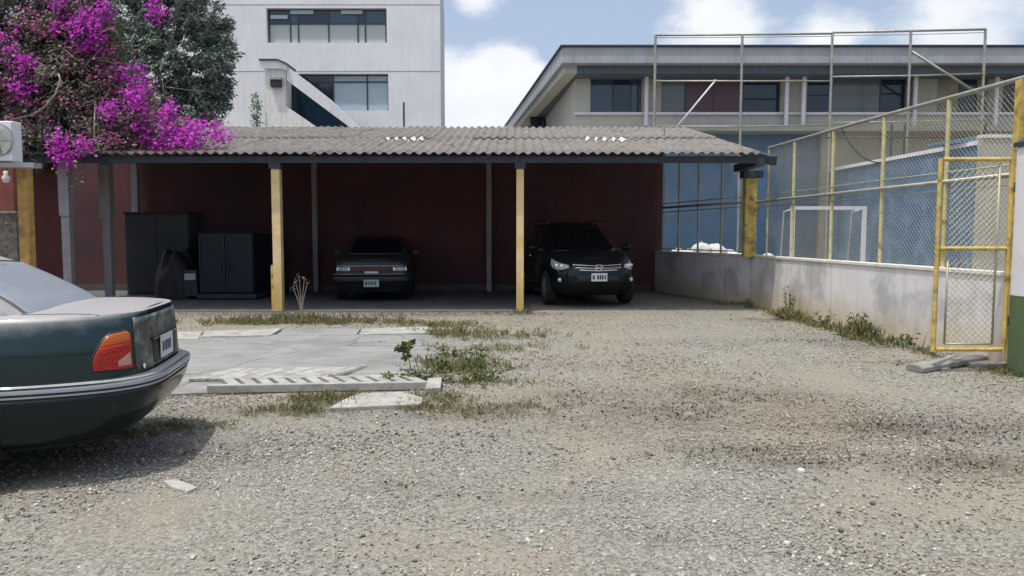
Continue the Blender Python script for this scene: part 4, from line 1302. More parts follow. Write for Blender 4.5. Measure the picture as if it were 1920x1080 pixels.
for sd in (1, -1):
    sc_.patch(df, sc_.D, 1.07, 1.56, 0.004, sd, 16, 10, None, 0.006).build('windscreen', M['car_glass'], suv, True)
    e = [sc_.d_side(q) for q in (-1.95, -1.2, -0.25, 0.65)]
    for a, b_ in zip(e[:-1], e[1:]):
        sc_.patch(a + .03, b_ - .03, 1.08, 1.52, 0.004, sd, 10, 8, None, 0.006).build('side_window', M['car_glass'], suv, True)
    MB().tube([(-1.5, sd * 0.60, 1.655), (-1.3, sd * 0.61, 1.70), (0.1, sd * 0.61, 1.695), (0.25, sd * 0.60, 1.64)], 0.018, 6).build('roof_rail', M['steel_dark'], suv, True)
    # door mirror
    mr = MB().lathe([(0.0, -0.03), (0.06, -0.025), (0.085, 0.02), (0.075, 0.09), (0.0, 0.11)], 16, 'X').build('mirror', M['suv_paint'], suv, True)
    mr.location = (0.62, sd * 1.0, 1.13); mr.scale = (1, 1.35, 1)
    MB().box(0.60, 0.68, min(sd * 0.78, sd * 0.93), max(sd * 0.78, sd * 0.93), 1.07, 1.11).build('mirror_arm', M['black_plastic'], suv)
    # headlamp sweeping round the corner
    h0, h1 = ss.d_side(1.72), ss.d_end(0.54, False)
    hl_ = ss.patch(h0, h1, 0, 0, 0.006, sd, 26, 8, None, 0.012, zs=lambda t: (0.86 - 0.10 * math.sin(math.pi * min(1, t * 0.9 + 0.1)) + 0.02 * (1 - t), 0.99 - 0.055 * t)).build('headlamp', M['lens_clear'], suv, True)
    ss.patch(h0 - .01, h1 + .012, 0, 0, 0.002, sd, 26, 8, None, 0.008, zs=lambda t: (0.85 - 0.10 * math.sin(math.pi * min(1, t * 0.9 + 0.1)) + 0.02 * (1 - t), 1.0 - 0.055 * t)).build('lamp_gasket', M['black_plastic'], hl_, True)
    for q in (0.45, 0.72):
        pp_ = ss.P(h0 + (h1 - h0) * q, 0.87, 0.006, sd)
        o = MB().lathe([(0, 0.006), (0.045, 0.004), (0.052, -0.01)], 16, 'X').build('reflector', M['chrome'], hl_, True)
        o.location = pp_
    # grille: dark mouth with chrome bars
    gd = ss.d_end(0.52, False)
    ss.patch(gd, ss.D, 0, 0, 0.002, sd, 12, 6, None, 0.004, zs=lambda t: (0.735 + 0.05 * (1 - t), 0.945 - 0.03 * (1 - t))).build('grille', M['black_plastic'], suv, True)
    for (za, zb__, kk) in ((0.755, 0.778, 0.70), (0.822, 0.850, 0.92), (0.905, 0.918, 1.0)):
        ss.patch(ss.d_end(0.5 * kk, False), ss.D, 0, 0, 0.018, sd, 12, 3, None, 0.018, zs=lambda t: (za + 0.03 * (1 - t), zb__ + 0.03 * (1 - t))).build('grille_bar', M['chrome'], suv, True)
    # lower black apron, fog lamp
    ss.patch(ss.d_side(1.75), ss.D, 0.25, 0.50, 0.005, sd, 30, 6, None, 0.005).build('apron', M['apron'], suv, True)
    ss.patch(ss.d_end(0.42, False), ss.D, 0.50, 0.69, 0.004, sd, 14, 5, None, 0.005, zs=lambda t: (0.502, 0.60 + 0.09 * t)).build('intake', M['black_plastic'], suv, True)
    o = MB().lathe([(0, 0.014), (0.038, 0.010), (0.045, -0.01)], 16, 'X').build('fog_lamp', M['lens_clear'], suv, True)
    o.location = ss.P(ss.d_end(0.70, False), 0.53, 0.01, sd)
    MB().bar((-0.85, sd * 0.905, 0.27), (0.85, sd * 0.905, 0.27), 0.03, 0.06).build('sill', M['black_plastic'], suv)
    MB().box(-0.4, -0.26, sd * 0.915 - 0.012, sd * 0.915 + 0.012, 0.93, 0.955).build('door_handle', M['chrome'], suv)
pf = ss.P(ss.D, 0.59, 0.022)
plate(suv, 0.31, 0.155, M['plate_white'], [(-0.42, -0.30, -0.25, 0.25), (-0.14, -0.03, -0.25, 0.25), (0.01, 0.12, -0.25, 0.25), (0.16, 0.26, -0.25, 0.25), (0.33, 0.42, -0.25, 0.25)],
      (pf.x, 0, pf.z), (0, 0, math.pi / 2), M['ink'])
# badge: upright letter H inside a rounded outline
pe = ss.P(ss.D, 0.835, 0.03)
mb_ = MB()
mb_.bar((pe.x, -0.05, pe.z + .045), (pe.x, -0.038, pe.z - .045), 0.016, 0.016).bar((pe.x, 0.05, pe.z + .045), (pe.x, 0.038, pe.z - .045), 0.016, 0.016)
mb_.bar((pe.x, -0.042, pe.z), (pe.x, 0.042, pe.z), 0.016, 0.016)
ringp = [(pe.x, 0.075 * math.copysign(abs(math.cos(a)) ** 0.5, math.cos(a)), pe.z + 0.06 * math.copysign(abs(math.sin(a)) ** 0.5, math.sin(a))) for a in [2 * math.pi * k / 28 for k in range(29)]]
mb_.tube(ringp, 0.007, 6, False)
mb_.build('badge', M['chrome'], suv, True, 40)

# ---- old boxy saloon under the roof
M['old_paint'] = car_paint('old_dark_paint', (0.012, 0.017, 0.022), (0.05, 0.056, 0.062), 0.5, 0.3, 0.1, 0.35, 0.1)
M['head_old'] = mat('old_headlamp_glass', (0.34, 0.36, 0.36), 0.25, metal=0.2, var=0.3, vscale=20)
M['grille_red'] = mat('maroon_grille', (0.07, 0.018, 0.02), 0.5, var=0.3, vscale=30)
OLD_YAW = R(-90 + 6)
front2 = Vector((at(696, 500, 15.2).x, 15.2, 0))
fwd2 = Vector((math.cos(OLD_YAW), math.sin(OLD_YAW), 0))
Lo, Wo = 4.25, 1.66
c2_ = front2 - fwd2 * (Lo / 2)
old = thing('old_saloon', 'old boxy dark saloon facing out with square headlamps between the yellow posts', 'car', (c2_.x, c2_.y, 0.012), OLD_YAW)
def deck_o(X):
    if X > 0.75: return 0.95 - 0.09 * smooth(0.75, 2.1, X)
    return 0.95
lv_o = [(0.20, 0.12, 0.12, 0.12), (0.25, 0.08, 0.05, 0.08), (0.36, 0.02, 0.01, 0.03), (0.44, 0.0, 0.005, 0.0), (0.54, 0.0, 0.0, 0.0), (0.56, 0.05, 0.005, 0.06), (0.66, 0.05, 0.0, 0.07), (0.80, 0.06, 0.02, 0.08),
        (0.90, 0.07, 0.04, 0.09), (0.94, 0.08, 0.06, 0.11), (0.95, 0.12, 0.12, 0.16)]
so = Shell(-Lo / 2, Lo / 2, Wo, 8, 9, lv_o, deck_o, 0.6, 0.95, 140, 0.03)
b3 = so.solid().build('body', M['old_paint'], old, angle=30)
cut_arches(b3, (-1.2, 1.27), 0.33, Wo, 0.30)
for ax in (-1.2, 1.27):
    for sd in (-1, 1):
        wheel(old, ax, sd * 0.71, 0.29, 0.17, sd, 8, 'steel_dark')
lv_oc = [(0.90, 0, 0, 0), (0.95, 0.01, 0.01, 0.03), (1.10, 0.12, 0.07, 0.24), (1.25, 0.27, 0.13, 0.48), (1.33, 0.38, 0.18, 0.62), (1.365, 0.48, 0.24, 0.74), (1.375, 0.6, 0.34, 0.86)]
oc = Shell(-1.45, 0.95, 1.46, 9, 9, lv_oc, None, 9, None, 120, 0.02)
oc.solid().build('cabin', M['old_paint'], old, angle=30)
for sd in (1, -1):
    oc.patch(oc.d_end(0.60, False), oc.D, 0.975, 1.31, 0.004, sd, 14, 8, None, 0.006).build('windscreen', M['car_glass'], old, True)
    e = [oc.d_side(q) for q in (-0.95, -0.2, 0.45)]
    for a, b_ in zip(e[:-1], e[1:]):
        oc.patch(a + .02, b_ - .02, 0.98, 1.29, 0.004, sd, 10, 6, None, 0.006).build('side_window', M['car_glass'], old, True)
    a, b_ = so.d_end(0.44, False), so.d_end(0.70, False)
    hl_ = so.patch(b_, a, 0.665, 0.775, 0.008, sd, 8, 4, None, 0.014).build('headlamp', M['head_old'], old, True)
    for q in (a, b_ + 0.02):
        so.patch(q - 0.035, q, 0.66, 0.78, 0.014, sd, 2, 4, None, 0.012).build('lamp_bezel', M['chrome'], hl_, True)
    so.patch(so.d_end(0.41, False), so.D, 0.66, 0.785, 0.004, sd, 10, 4, None, 0.006).build('grille', M['grille_red'], old, True)
    so.patch(so.d_side(2.0), so.D, 0.80, 0.812, 0.010, sd, 26, 2, None, 0.012).build('trim_line', M['chrome'], old, True)
    so.patch(so.d_side(1.75), so.D, 0.555, 0.585, 0.062, sd, 30, 3, None, 0.06).build('bumper_trim', M['chrome'], old, True)
    so.patch(so.d_side(1.7), so.D, 0.43, 0.553, 0.030, sd, 30, 4, None, 0.03).build('bumper', M['black_plastic'], old, True)
    mr = MB().box(-0.03, 0.05, -0.07, 0.07, -0.045, 0.045).build('mirror', M['black_plastic'], old, bevel=0.015)
    mr.location = (0.45, sd * 0.88, 1.0)
pf = so.P(so.D, 0.42, 0.05)
plate(old, 0.31, 0.15, M['plate_green'], [(-0.40, -0.26, -0.2, 0.25), (-0.18, -0.06, -0.2, 0.25), (0.0, 0.12, -0.2, 0.25), (0.2, 0.32, -0.2, 0.25)], (pf.x, 0, pf.z), (0, 0, math.pi / 2), M['ink'])
pf = so.P(so.D, 0.60, 0.03)
MB().box(pf.x, pf.x + 0.02, -0.14, 0.14, 0.60, 0.645).build('front_badge_bar', M['alloy'], old)

# ---- shaded things beside the cars
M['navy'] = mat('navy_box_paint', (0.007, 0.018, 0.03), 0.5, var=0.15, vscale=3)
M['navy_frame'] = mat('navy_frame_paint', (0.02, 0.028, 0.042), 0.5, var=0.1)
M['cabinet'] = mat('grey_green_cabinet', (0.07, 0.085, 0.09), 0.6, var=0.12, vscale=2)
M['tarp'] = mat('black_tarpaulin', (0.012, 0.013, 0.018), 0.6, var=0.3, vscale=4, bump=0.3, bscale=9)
TY = 15.9
a, b_ = at(371, 437, TY), at(476, 552, TY)
tr = thing('box_trailer', 'dark blue two-door box trailer parked in the shade between cabinet and old saloon', 'trailer', ((a.x + b_.x) / 2, TY, 0.012))
hw_, z0, z1 = (b_.x - a.x) / 2, b_.z, a.z
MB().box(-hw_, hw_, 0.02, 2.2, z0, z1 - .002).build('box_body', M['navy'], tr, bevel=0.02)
for sd in (-1, 1):
    d_ = MB().box(min(0.012 * sd, sd * (hw_ - 0.02)), max(0.012 * sd, sd * (hw_ - 0.02)), -0.012, 0.018, z0 + 0.04, z1 - 0.05).build('door', M['navy'], tr)
    for (u0, u1, v0, v1) in ((0.012, 0.045, z0 + .04, z1 - .05), (hw_ - 0.05, hw_ - 0.02, z0 + .04, z1 - .05)):
        MB().box(min(sd * u0, sd * u1), max(sd * u0, sd * u1), -0.03, -0.0125, v0, v1).build('door_frame', M['navy_frame'], d_)
    MB().box(min(sd * .046, sd * (hw_ - .051)), max(sd * .046, sd * (hw_ - .051)), -0.03, -0.0125, z1 - .08, z1 - .05).build('door_frame', M['navy_frame'], d_)
    MB().box(sd * 0.09 - .01, sd * 0.09 + .01, -0.05, -0.013, z0 + .5, z0 + .66).build('handle', M['navy_frame'], d_)
    wheel(tr, 0, 0, 0.26, 0.16, sd, 6, 'steel_dark').location = (sd * (hw_ + 0.02 if sd > 0 else hw_ + 0.1), 1.2, 0.26)
MB().box(-hw_ - 0.06, hw_ + 0.06, -0.02, 2.3, z0 - 0.10, z0 - .002).build('chassis', M['steel_dark'], tr)
MB().box(-hw_ - .31, -hw_ - .08, -0.02, 0.03, at(356, 526, TY).z, at(356, 514, TY).z).build('tail_light', M['blind'], tr)
MB().box(-hw_ - .35, -hw_ - .061, 0.031, 0.08, z0 - 0.05, at(356, 508, TY).z).build('light_bracket', M['steel_dark'], tr)

CY = 17.2
a, b_ = at(232, 401, CY), at(357, 560, CY)
cab = thing('storage_cabinet', 'tall plain grey green metal cabinet in the dark back of the carport', 'cabinet', ((a.x + b_.x) / 2, CY, 0.012))
hw_ = (b_.x - a.x) / 2
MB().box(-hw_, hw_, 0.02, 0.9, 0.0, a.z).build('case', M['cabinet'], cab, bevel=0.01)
for sd in (-1, 1):
    MB().box(min(sd * .006, sd * (hw_ - .02)), max(sd * .006, sd * (hw_ - .02)), 0.0, 0.018, 0.06, a.z - 0.06).build('door', M['cabinet'], cab, bevel=0.004)
MB().box(-hw_ - .02, hw_ + .02, -0.02, 0.92, a.z + .001, a.z + 0.03).build('lid', M['steel_dark'], cab)
# black sheeted heap in front of the cabinet
HY = 16.3
p = at(335, 560, HY)
P = []
for i in range(25):
    row = []
    for j in range(13):
        th, ph = 2 * math.pi * i / 24, math.pi / 2 * j / 12
        rr_ = 1 + 0.18 * mnoise.noise(Vector((math.cos(th) * 2, math.sin(th) * 2, ph * 2)))
        row.append((0.48 * rr_ * math.cos(th) * math.cos(ph) ** 0.7, 0.45 * rr_ * math.sin(th) * math.cos(ph) ** 0.7, 0.98 * rr_ * math.sin(ph) ** 0.9))
    P.append(row)
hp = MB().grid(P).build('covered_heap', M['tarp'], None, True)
hp.location = (p.x, HY, 0.012)
tag(hp, 'black sheeted heap in front of the grey green cabinet', 'heap')
# ------------------------------------------------------------------ leaves
def leaf_mesh(name, pos, size, m, droop=0.0, wide=0.5, up=None, seed=1, out=None, face=None):
    """one mesh of many small folded leaves; pos (n,3), size (n,)"""
    g = np.random.default_rng(seed)
    n = len(pos)
    d = g.normal(size=(n, 3))
    if out is not None:
        d = d * 0.7 + out
    d[:, 2] -= droop
    if up is not None:
        d[:, 2] += up
    d /= np.linalg.norm(d, axis=1, keepdims=True) + 1e-9
    if face is not None:                    # blades turn their faces to the open sky
        nt_ = g.normal(size=(n, 3)) * 0.45 + np.array(face)
        nt_ /= np.linalg.norm(nt_, axis=1, keepdims=True)
        d = d - nt_ * np.sum(d * nt_, axis=1, keepdims=True)
        d /= np.linalg.norm(d, axis=1, keepdims=True) + 1e-9
        r = np.cross(d, nt_)
    else:
        r = np.cross(d, g.normal(size=(n, 3)))
    r /= np.linalg.norm(r, axis=1, keepdims=True) + 1e-9
    nn = np.cross(r, d) if face is not None else np.cross(d, r)
    s = size[:, None]
    v = np.empty((n, 4, 3))
    v[:, 0] = pos
    v[:, 1] = pos + d * s * 0.5 + r * s * wide * 0.5 + nn * s * 0.10
    v[:, 2] = pos + d * s
    v[:, 3] = pos + d * s * 0.5 - r * s * wide * 0.5 + nn * s * 0.10
    me = bpy.data.meshes.new(name)
    me.vertices.add(n * 4)
    me.vertices.foreach_set("co", v.reshape(-1))
    idx = np.arange(n * 4).reshape(n, 4)
    f = np.concatenate([idx[:, [0, 1, 2]], idx[:, [0, 2, 3]]], axis=1).reshape(-1)
    me.loops.add(n * 6)
    me.loops.foreach_set("vertex_index", f)
    me.polygons.add(n * 2)
    me.polygons.foreach_set("loop_start", np.arange(n * 2) * 3)
    me.update(calc_edges=True)
    me.materials.append(m)
    return me
def blob(c, rad, n, g, shell=0.45):
    d = g.normal(size=(n, 3))
    d /= np.linalg.norm(d, axis=1, keepdims=True)
    r = g.random(n) ** (1 / 3)
    r = shell + (1 - shell) * r
    r *= g.uniform(0.75, 1.12, n)
    return np.array(c) + d * r[:, None] * np.array(rad)
M['boug_leaf'] = leaf_mat('bougainvillea_leaf', [(0.08, 0.09, 0.06), (0.16, 0.185, 0.125), (0.25, 0.26, 0.20), (0.27, 0.215, 0.18), (0.18, 0.145, 0.12)], trans=0.22)
M['boug_flower'] = leaf_mat('bougainvillea_bract', [(0.34, 0.02, 0.34), (0.50, 0.035, 0.50), (0.56, 0.06, 0.42), (0.44, 0.03, 0.54)], trans=0.3)
M['boug_dull'] = leaf_mat('faded_bract', [(0.38, 0.08, 0.17), (0.34, 0.11, 0.24), (0.27, 0.12, 0.14), (0.44, 0.05, 0.30)], trans=0.35)
M['tree_leaf'] = leaf_mat('tree_leaf', [(0.09, 0.13, 0.11), (0.17, 0.225, 0.185), (0.25, 0.315, 0.25), (0.32, 0.37, 0.29)], trans=0.12)
M['weed_leaf'] = leaf_mat('weed_leaf', [(0.055, 0.085, 0.025), (0.11, 0.15, 0.05), (0.19, 0.21, 0.09)], trans=0.3)
M['grass_blade'] = leaf_mat('grass_blade', [(0.10, 0.13, 0.035), (0.20, 0.22, 0.08), (0.28, 0.25, 0.12), (0.32, 0.26, 0.17)], trans=0.25)

def cloud(blobs, per, g, shell=0.4):
    out = []
    for (px, py, Y, rx, rz, ry, k) in blobs:
        c = at(px, py, Y)
        s_ = Y / F_PX
        vol = (rx * s_) * (rz * s_) * ry
        n = int(per * k * max(0.02, vol))
        # smaller sprays inside the blob give light and dark clumps
        ns = max(6, n // 60)
        cs = blob(c, (rx * s_, ry, rz * s_), ns, g, shell)
        idx = g.integers(0, ns, n)
        out.append(cs[idx] + g.normal(size=(n, 3)) * 0.085)
    return np.concatenate(out)

bg_ = np.random.default_rng(11)
BO = at(150, 300, 14.6)
bo = thing('bougainvillea', 'huge magenta bougainvillea sprawling over the carport roof', 'bougainvillea', (BO.x, 14.6, 0))
# px, py, depth, half width px, half height px, half depth m, density
leaf_blobs = [(30, 40, 14.6, 110, 90, 1.2, 1), (150, 60, 14.8, 80, 90, 1.0, 1), (40, 150, 14.4, 120, 80, 1.2, 1), (150, 165, 14.5, 90, 80, 1.1, 1), (90, 235, 14.2, 110, 50, 0.9, 1),
              (205, 225, 14.3, 75, 50, 0.8, 0.9), (-70, 120, 14.5, 100, 150, 1.2, 0.8), (255, 205, 14.6, 55, 50, 0.7, 0.7), (300, 255, 14.4, 60, 28, 0.7, 0.9), (360, 255, 14.5, 60, 26, 0.6, 0.6),
              (100, -60, 14.8, 150, 60, 1.2, 0.7), (60, 265, 13.5, 70, 25, 0.5, 0.8), (180, 272, 13.8, 80, 18, 0.5, 0.9), (130, 330, 13.2, 14, 40, 0.15, 0.25), (235, 130, 14.8, 35, 60, 0.5, 0.35)]
pos = cloud(leaf_blobs, 13500, bg_)
o = inst('foliage', leaf_mesh('foliage', pos - np.array(bo.location), bg_.uniform(0.05, 0.10, len(pos)), M['boug_leaf'], 0.2, 0.55, seed=2, face=(-0.12, -0.72, 0.6)), bo)
flower_blobs = [(110, 10, 14.0, 30, 26, 0.5, 2.2), (135, 42, 13.9, 42, 26, 0.5, 2.4), (165, 75, 13.9, 34, 26, 0.5, 2.4), (185, 30, 14.0, 26, 30, 0.5, 1.6), (150, 62, 13.8, 30, 30, 0.4, 1.4),
                (232, 140, 14.1, 34, 18, 0.4, 2), (248, 172, 13.9, 28, 28, 0.4, 2.6), (255, 195, 13.8, 20, 16, 0.4, 2.6), (211, 212, 13.7, 16, 16, 0.3, 2.2), (275, 245, 13.9, 26, 14, 0.4, 3), (318, 232, 14.0, 28, 22, 0.4, 2.2),
                (330, 258, 13.9, 35, 16, 0.4, 2.4), (375, 240, 14.0, 36, 20, 0.4, 2.8), (405, 254, 14.0, 26, 10, 0.4, 2.6), (287, 15, 14.6, 14, 22, 0.3, 2.2), (116, 264, 13.2, 18, 16, 0.3, 3), (165, 272, 13.3, 30, 10, 0.3, 1.6),
                (18, 72, 13.4, 24, 18, 0.4, 1.8), (48, 122, 13.3, 26, 16, 0.3, 2.0), (40, 168, 13.3, 16, 12, 0.3, 2.0), (120, 298, 13.1, 8, 12, 0.15, 2), (320, 205, 14.1, 12, 22, 0.3, 1.6), (300, 275, 13.7, 34, 10, 0.3, 1.8), (355, 270, 13.8, 30, 6, 0.3, 1.6)]
pos = cloud([(a, b, c, d * 0.9, e * 0.9, f, min(k, 2.2)) for (a, b, c, d, e, f, k) in flower_blobs], 4300, bg_, 0.2)
inst('blossom', leaf_mesh('blossom', pos - np.array(bo.location), bg_.uniform(0.045, 0.085, len(pos)), M['boug_flower'], 0.0, 0.85, seed=3, face=(-0.15, -0.6, 0.6)), bo)
dull = [(40, 22, 13.6, 30, 18, 0.4, 1.0), (85, 55, 13.6, 25, 16, 0.3, 1.0), (140, 120, 13.9, 50, 25, 0.5, 0.6), (180, 140, 13.8, 26, 20, 0.4, 0.7), (110, 195, 13.5, 45, 20, 0.4, 0.7), (215, 165, 14.0, 30, 40, 0.4, 0.8), (70, 205, 13.4, 40, 25, 0.4, 0.5), (230, 262, 13.6, 50, 18, 0.4, 1.4), (280, 215, 13.9, 30, 20, 0.4, 1.0),
        (5, 165, 13.3, 18, 20, 0.3, 1), (205, 80, 14.0, 14, 30, 0.3, 1.2), (25, 238, 13.2, 30, 10, 0.3, 0.9)]
pos = cloud(dull, 4600, bg_, 0.3)
inst('faded_blossom', leaf_mesh('faded_blossom', pos - np.array(bo.location), bg_.uniform(0.045, 0.08, len(pos)), M['boug_dull'], 0.0, 0.8, seed=4, face=(-0.15, -0.6, 0.6)), bo)
def lpt(px, py, Y):
    p = at(px, py, Y); return (p.x - bo.location.x, p.y - bo.location.y, p.z)
for (pl, r0, r1) in (([(60, 218, 13.3), (85, 200, 13.2), (105, 175, 13.2), (113, 150, 13.2), (110, 138, 13.3)], 0.02, 0.012), ([(177, 285, 13.5), (177, 240, 13.5), (178, 190, 13.7)], 0.016, 0.01),
                     ([(20, 225, 13.3), (60, 215, 13.3), (85, 200, 13.2)], 0.015, 0.012), ([(190, 60, 13.7), (212, 52, 13.7), (225, 70, 13.8)], 0.012, 0.008),
                     ([(90, 290, 14.2), (100, 200, 14.3), (140, 90, 14.5), (170, -40, 14.6)], 0.06, 0.03), ([(92, 285, 14.2), (40, 160, 14.3), (10, 40, 14.5)], 0.05, 0.025), ([(95, 280, 14.2), (200, 235, 14.3), (330, 250, 14.3)], 0.045, 0.015)):
    k = len(pl)
    MB().tube([lpt(*q) for q in pl], [r0 + (r1 - r0) * i / (k - 1) for i in range(k)], 7).build('branch', M['twig'], bo, True)
b0 = lpt(90, 290, 14.2)
MB().tube([(b0[0] - 1.1, b0[1] + 1.0, 0), (b0[0] - 1.0, b0[1] + 0.9, 2.2), b0], [0.11, 0.09, 0.07], 8).build('trunk', M['bark'], bo, True)
# bare thin twigs through the thicket
mb_ = MB()
for k in range(200):
    q = leaf_blobs[bg_.integers(0, 8)]
    c = np.array(at(q[0] + bg_.uniform(-1, 1) * q[3], q[1] + bg_.uniform(-1, 1) * q[4], q[2] - q[5] * bg_.uniform(0.2, 1.0))) - np.array(bo.location)
    d = bg_.normal(size=3) * 0.30 + np.array([0.05, 0, -0.1])
    mb_.tube([c, c + d * 0.5 + bg_.normal(size=3) * 0.05, c + d], [0.004, 0.0035, 0.002], 3, False)
tw = mb_.build('twigs', M['twig'], bo, recalc=False)
tw['kind'] = 'stuff'

# dark broadleaf tree behind the roof
TYY = 23.0
TO = at(300, 240, TYY)
tree = thing('broadleaf_tree', 'dark green broadleaf tree against the white building', 'tree', (TO.x, TYY, 0))
tb = []
for (px, py, rx, ry_) in ((250, 40, 55, 50), (310, 30, 60, 45), (370, 40, 40, 40), (270, 95, 60, 50), (335, 90, 60, 50), (392, 85, 34, 40), (285, 150, 60, 45), (345, 150, 58, 50), (390, 140, 34, 45),
                          (330, 195, 60, 32), (380, 195, 38, 34), (230, 90, 40, 60), (340, -10, 60, 40), (270, -20, 60, 40), (412, 115, 20, 40), (400, 180, 20, 30), (405, 60, 18, 20)):
    tb.append((px, py, TYY + bg_.uniform(-0.8, 0.8), rx, ry_, rx * TYY / F_PX, 1))
pos = []
outs = []
cen = np.array(at(310, 110, TYY))
for (px, py, Y, rx, rz, ry, k) in tb:
    c = np.array(at(px, py, Y)); s_ = Y / F_PX
    ns = int(60 * (rx / 60) ** 2) + 8
    cs = blob(c, (rx * s_, ry, rz * s_), ns, bg_, 0.65)
    for q in cs:
        m_ = 42
        od = q - cen; od /= np.linalg.norm(od) + 1e-6
        t_ = bg_.random(m_)[:, None]
        pos.append(q + od * t_ * 0.28 + bg_.normal(size=(m_, 3)) * 0.055)
        outs.append(np.repeat(od[None] * 0.9, m_, 0))
# spiky sprays on the outline
for (px, py) in ((430, 78), (424, 92), (432, 120), (425, 70), (428, 155), (420, 165), (395, 30), (422, 195)):
    q = np.array(at(px - 16, py + 8, TYY)); od = np.array([0.8, 0, 0.45 if py < 110 else 0.0])
    t_ = bg_.random(34)[:, None]
    pos.append(q + od * t_ * 0.42 + bg_.normal(size=(34, 3)) * 0.03); outs.append(np.repeat(od[None], 34, 0))
pos, outs = np.concatenate(pos), np.concatenate(outs)
inst('crown', leaf_mesh('crown', pos - np.array(tree.location), bg_.uniform(0.11, 0.20, len(pos)), M['tree_leaf'], 0.15, 0.4, seed=5, out=outs, face=(-0.12, -0.7, 0.62)), tree)
def tl(px, py):
    p = at(px, py, TYY); return (p.x - tree.location.x, 0, p.z)
MB().tube([(0, 0, 0), (0.05, 0.05, 2.0), tl(305, 235), tl(310, 150)], [0.2, 0.17, 0.13, 0.07], 9).build('trunk', M['bark'], tree, True)
for pl in ([(305, 230), (270, 150), (250, 60)], [(306, 215), (350, 150), (385, 90)], [(308, 200), (320, 100), (310, 20)], [(306, 225), (360, 200), (400, 175)]):
    MB().tube([tl(*q) for q in pl], [0.08, 0.05, 0.02], 6).build('limb', M['bark'], tree, True)
# climbing plant at the stair pier
p = at(481, 205, 30.3)
cl_ = thing('wall_plant', 'small dark plant growing against the white stair pier', 'plant', (p.x, 30.3, 0))
q = np.concatenate([blob((0, -0.05, z), (0.22, 0.15, 0.35), 90, bg_, 0.3) for z in (p.z - 1.1, p.z - 0.5, p.z - 0.1, p.z + 0.3)])
inst('foliage', leaf_mesh('foliage', q, bg_.uniform(0.08, 0.16, len(q)), M['tree_leaf'], 0.2, 0.5, seed=6), cl_)
MB().tube([(0.05, 0, 0), (0, 0, p.z - 1), (0.03, 0, p.z + 0.5)], [0.05, 0.04, 0.01], 6).build('stem', M['bark'], cl_, True)

# ------------------------------------------------------------------ structure at the frame edge with the cooler
LY = 9.6
ls = thing('brick_pier', 'red rendered wall end with rough dark stone base below the air conditioner', 'wall', (at(-60, 500, LY + .35).x, LY + 0.35, 0))
xe = at(27, 400, LY + .35).x - ls.location.x
zmid = at(10, 400, LY + .35).z
M['red_render'] = mat('faded_red_render', (0.20, 0.06, 0.04), 0.85, var=0.2, vscale=4, c2=(0.13, 0.042, 0.034), c2scale=3, bump=0.2)
M['rough_stone'] = mat('rough_dark_stone', (0.12, 0.10, 0.085), 0.95, var=0.5, vscale=12, bump=0.8, bscale=14, c2=(0.30, 0.28, 0.26), c2scale=9, c2cut=(0.6, 0.7))
MB().box(-5.0, xe, 0, 0.22, zmid + .03, 2.45).build('render_panel', M['red_render'], ls)
MB().box(-5.0, xe + 0.05, -0.05, 0.24, -0.2, zmid).build('stone_base', M['rough_stone'], ls)
MB().box(-5.0, xe + 0.07, -0.07, 0.25, zmid + .001, zmid + .029).build('ledge', M['concrete_dark'], ls)
p, q = at(37, 312, LY), at(62, 505, LY)
yp = thing('yellow_post', 'weathered yellow timber post under the air conditioner bracket', 'post', (at(51, 480, LY).x, LY, 0))
hw_ = 0.066
MB().prism([(-hw_, -hw_, -0.1), (hw_, -hw_, -0.1), (hw_, hw_, -0.1), (-hw_, hw_, -0.1)], (at(46, 312, LY).x - yp.location.x, 0, at(46, 312, LY).z + 0.1)).build('shaft', M['ochre'], yp, bevel=0.01)
# a short dark beam that ties the post to the carport
a = at(38, 296, LY + 1.5)
AY = 9.3
a, b_ = at(-75, 226, AY), at(24, 304, AY)
ac = thing('air_conditioner', 'white outdoor air conditioner unit with round fan on a wall bracket', 'air conditioner', ((a.x + b_.x) / 2, AY, b_.z))
hw_, hh = (b_.x - a.x) / 2, a.z - b_.z
MB().box(-hw_, hw_, 0.03, 0.20, 0.012, hh).build('casing', M['white_paint'], ac, bevel=0.012)
MB().box(-hw_ + 0.01, hw_ - 0.01, 0.015, 0.029, 0.022, hh - 0.01).build('front_panel', M['white_paint'], ac, bevel=0.004)
fc = Vector((at(-4, 262, AY).x - ac.location.x, 0.014, at(-4, 262, AY).z - b_.z))
M['fan_grey'] = mat('fan_grey', (0.32, 0.35, 0.36), 0.5, var=0.1)
MB().lathe([(0.0, 0.0), (0.195, 0.0), (0.20, -0.004), (0.0, -0.0042)], 32, 'Y', fc).build('fan_well', M['fan_grey'], ac, True, 40)
mb_ = MB()
for k in range(5):
    an = 2 * math.pi * k / 5
    P = []
    for i in range(4):
        r_ = 0.05 + 0.045 * i
        P.append([(fc.x + r_ * math.cos(an + w_ * (0.5 + .1 * i)), fc.y - 0.012 - 0.012 * j, fc.z + r_ * math.sin(an + w_ * (0.5 + .1 * i))) for j, w_ in enumerate((0, 0.5, 1.0, 1.5))])
    mb_.grid(P)
mb_.lathe([(0, -0.05), (0.045, -0.045), (0.05, -0.006)], 16, 'Y', fc)
mb_.build('fan', M['white_paint'], ac, True)
mb_ = MB()
for r_ in (0.06, 0.09, 0.12, 0.15, 0.18, 0.205):
    mb_.tube([(fc.x + r_ * math.cos(t), fc.y - 0.062, fc.z + r_ * math.sin(t)) for t in [2 * math.pi * k / 28 for k in range(29)]], 0.0028, 4, False)
for k in range(8):
    an = math.pi * k / 4
    mb_.tube([(fc.x + 0.05 * math.cos(an), fc.y - 0.062, fc.z + 0.05 * math.sin(an)), (fc.x + 0.21 * math.cos(an), fc.y - 0.062, fc.z + 0.21 * math.sin(an))], 0.003, 4, False)
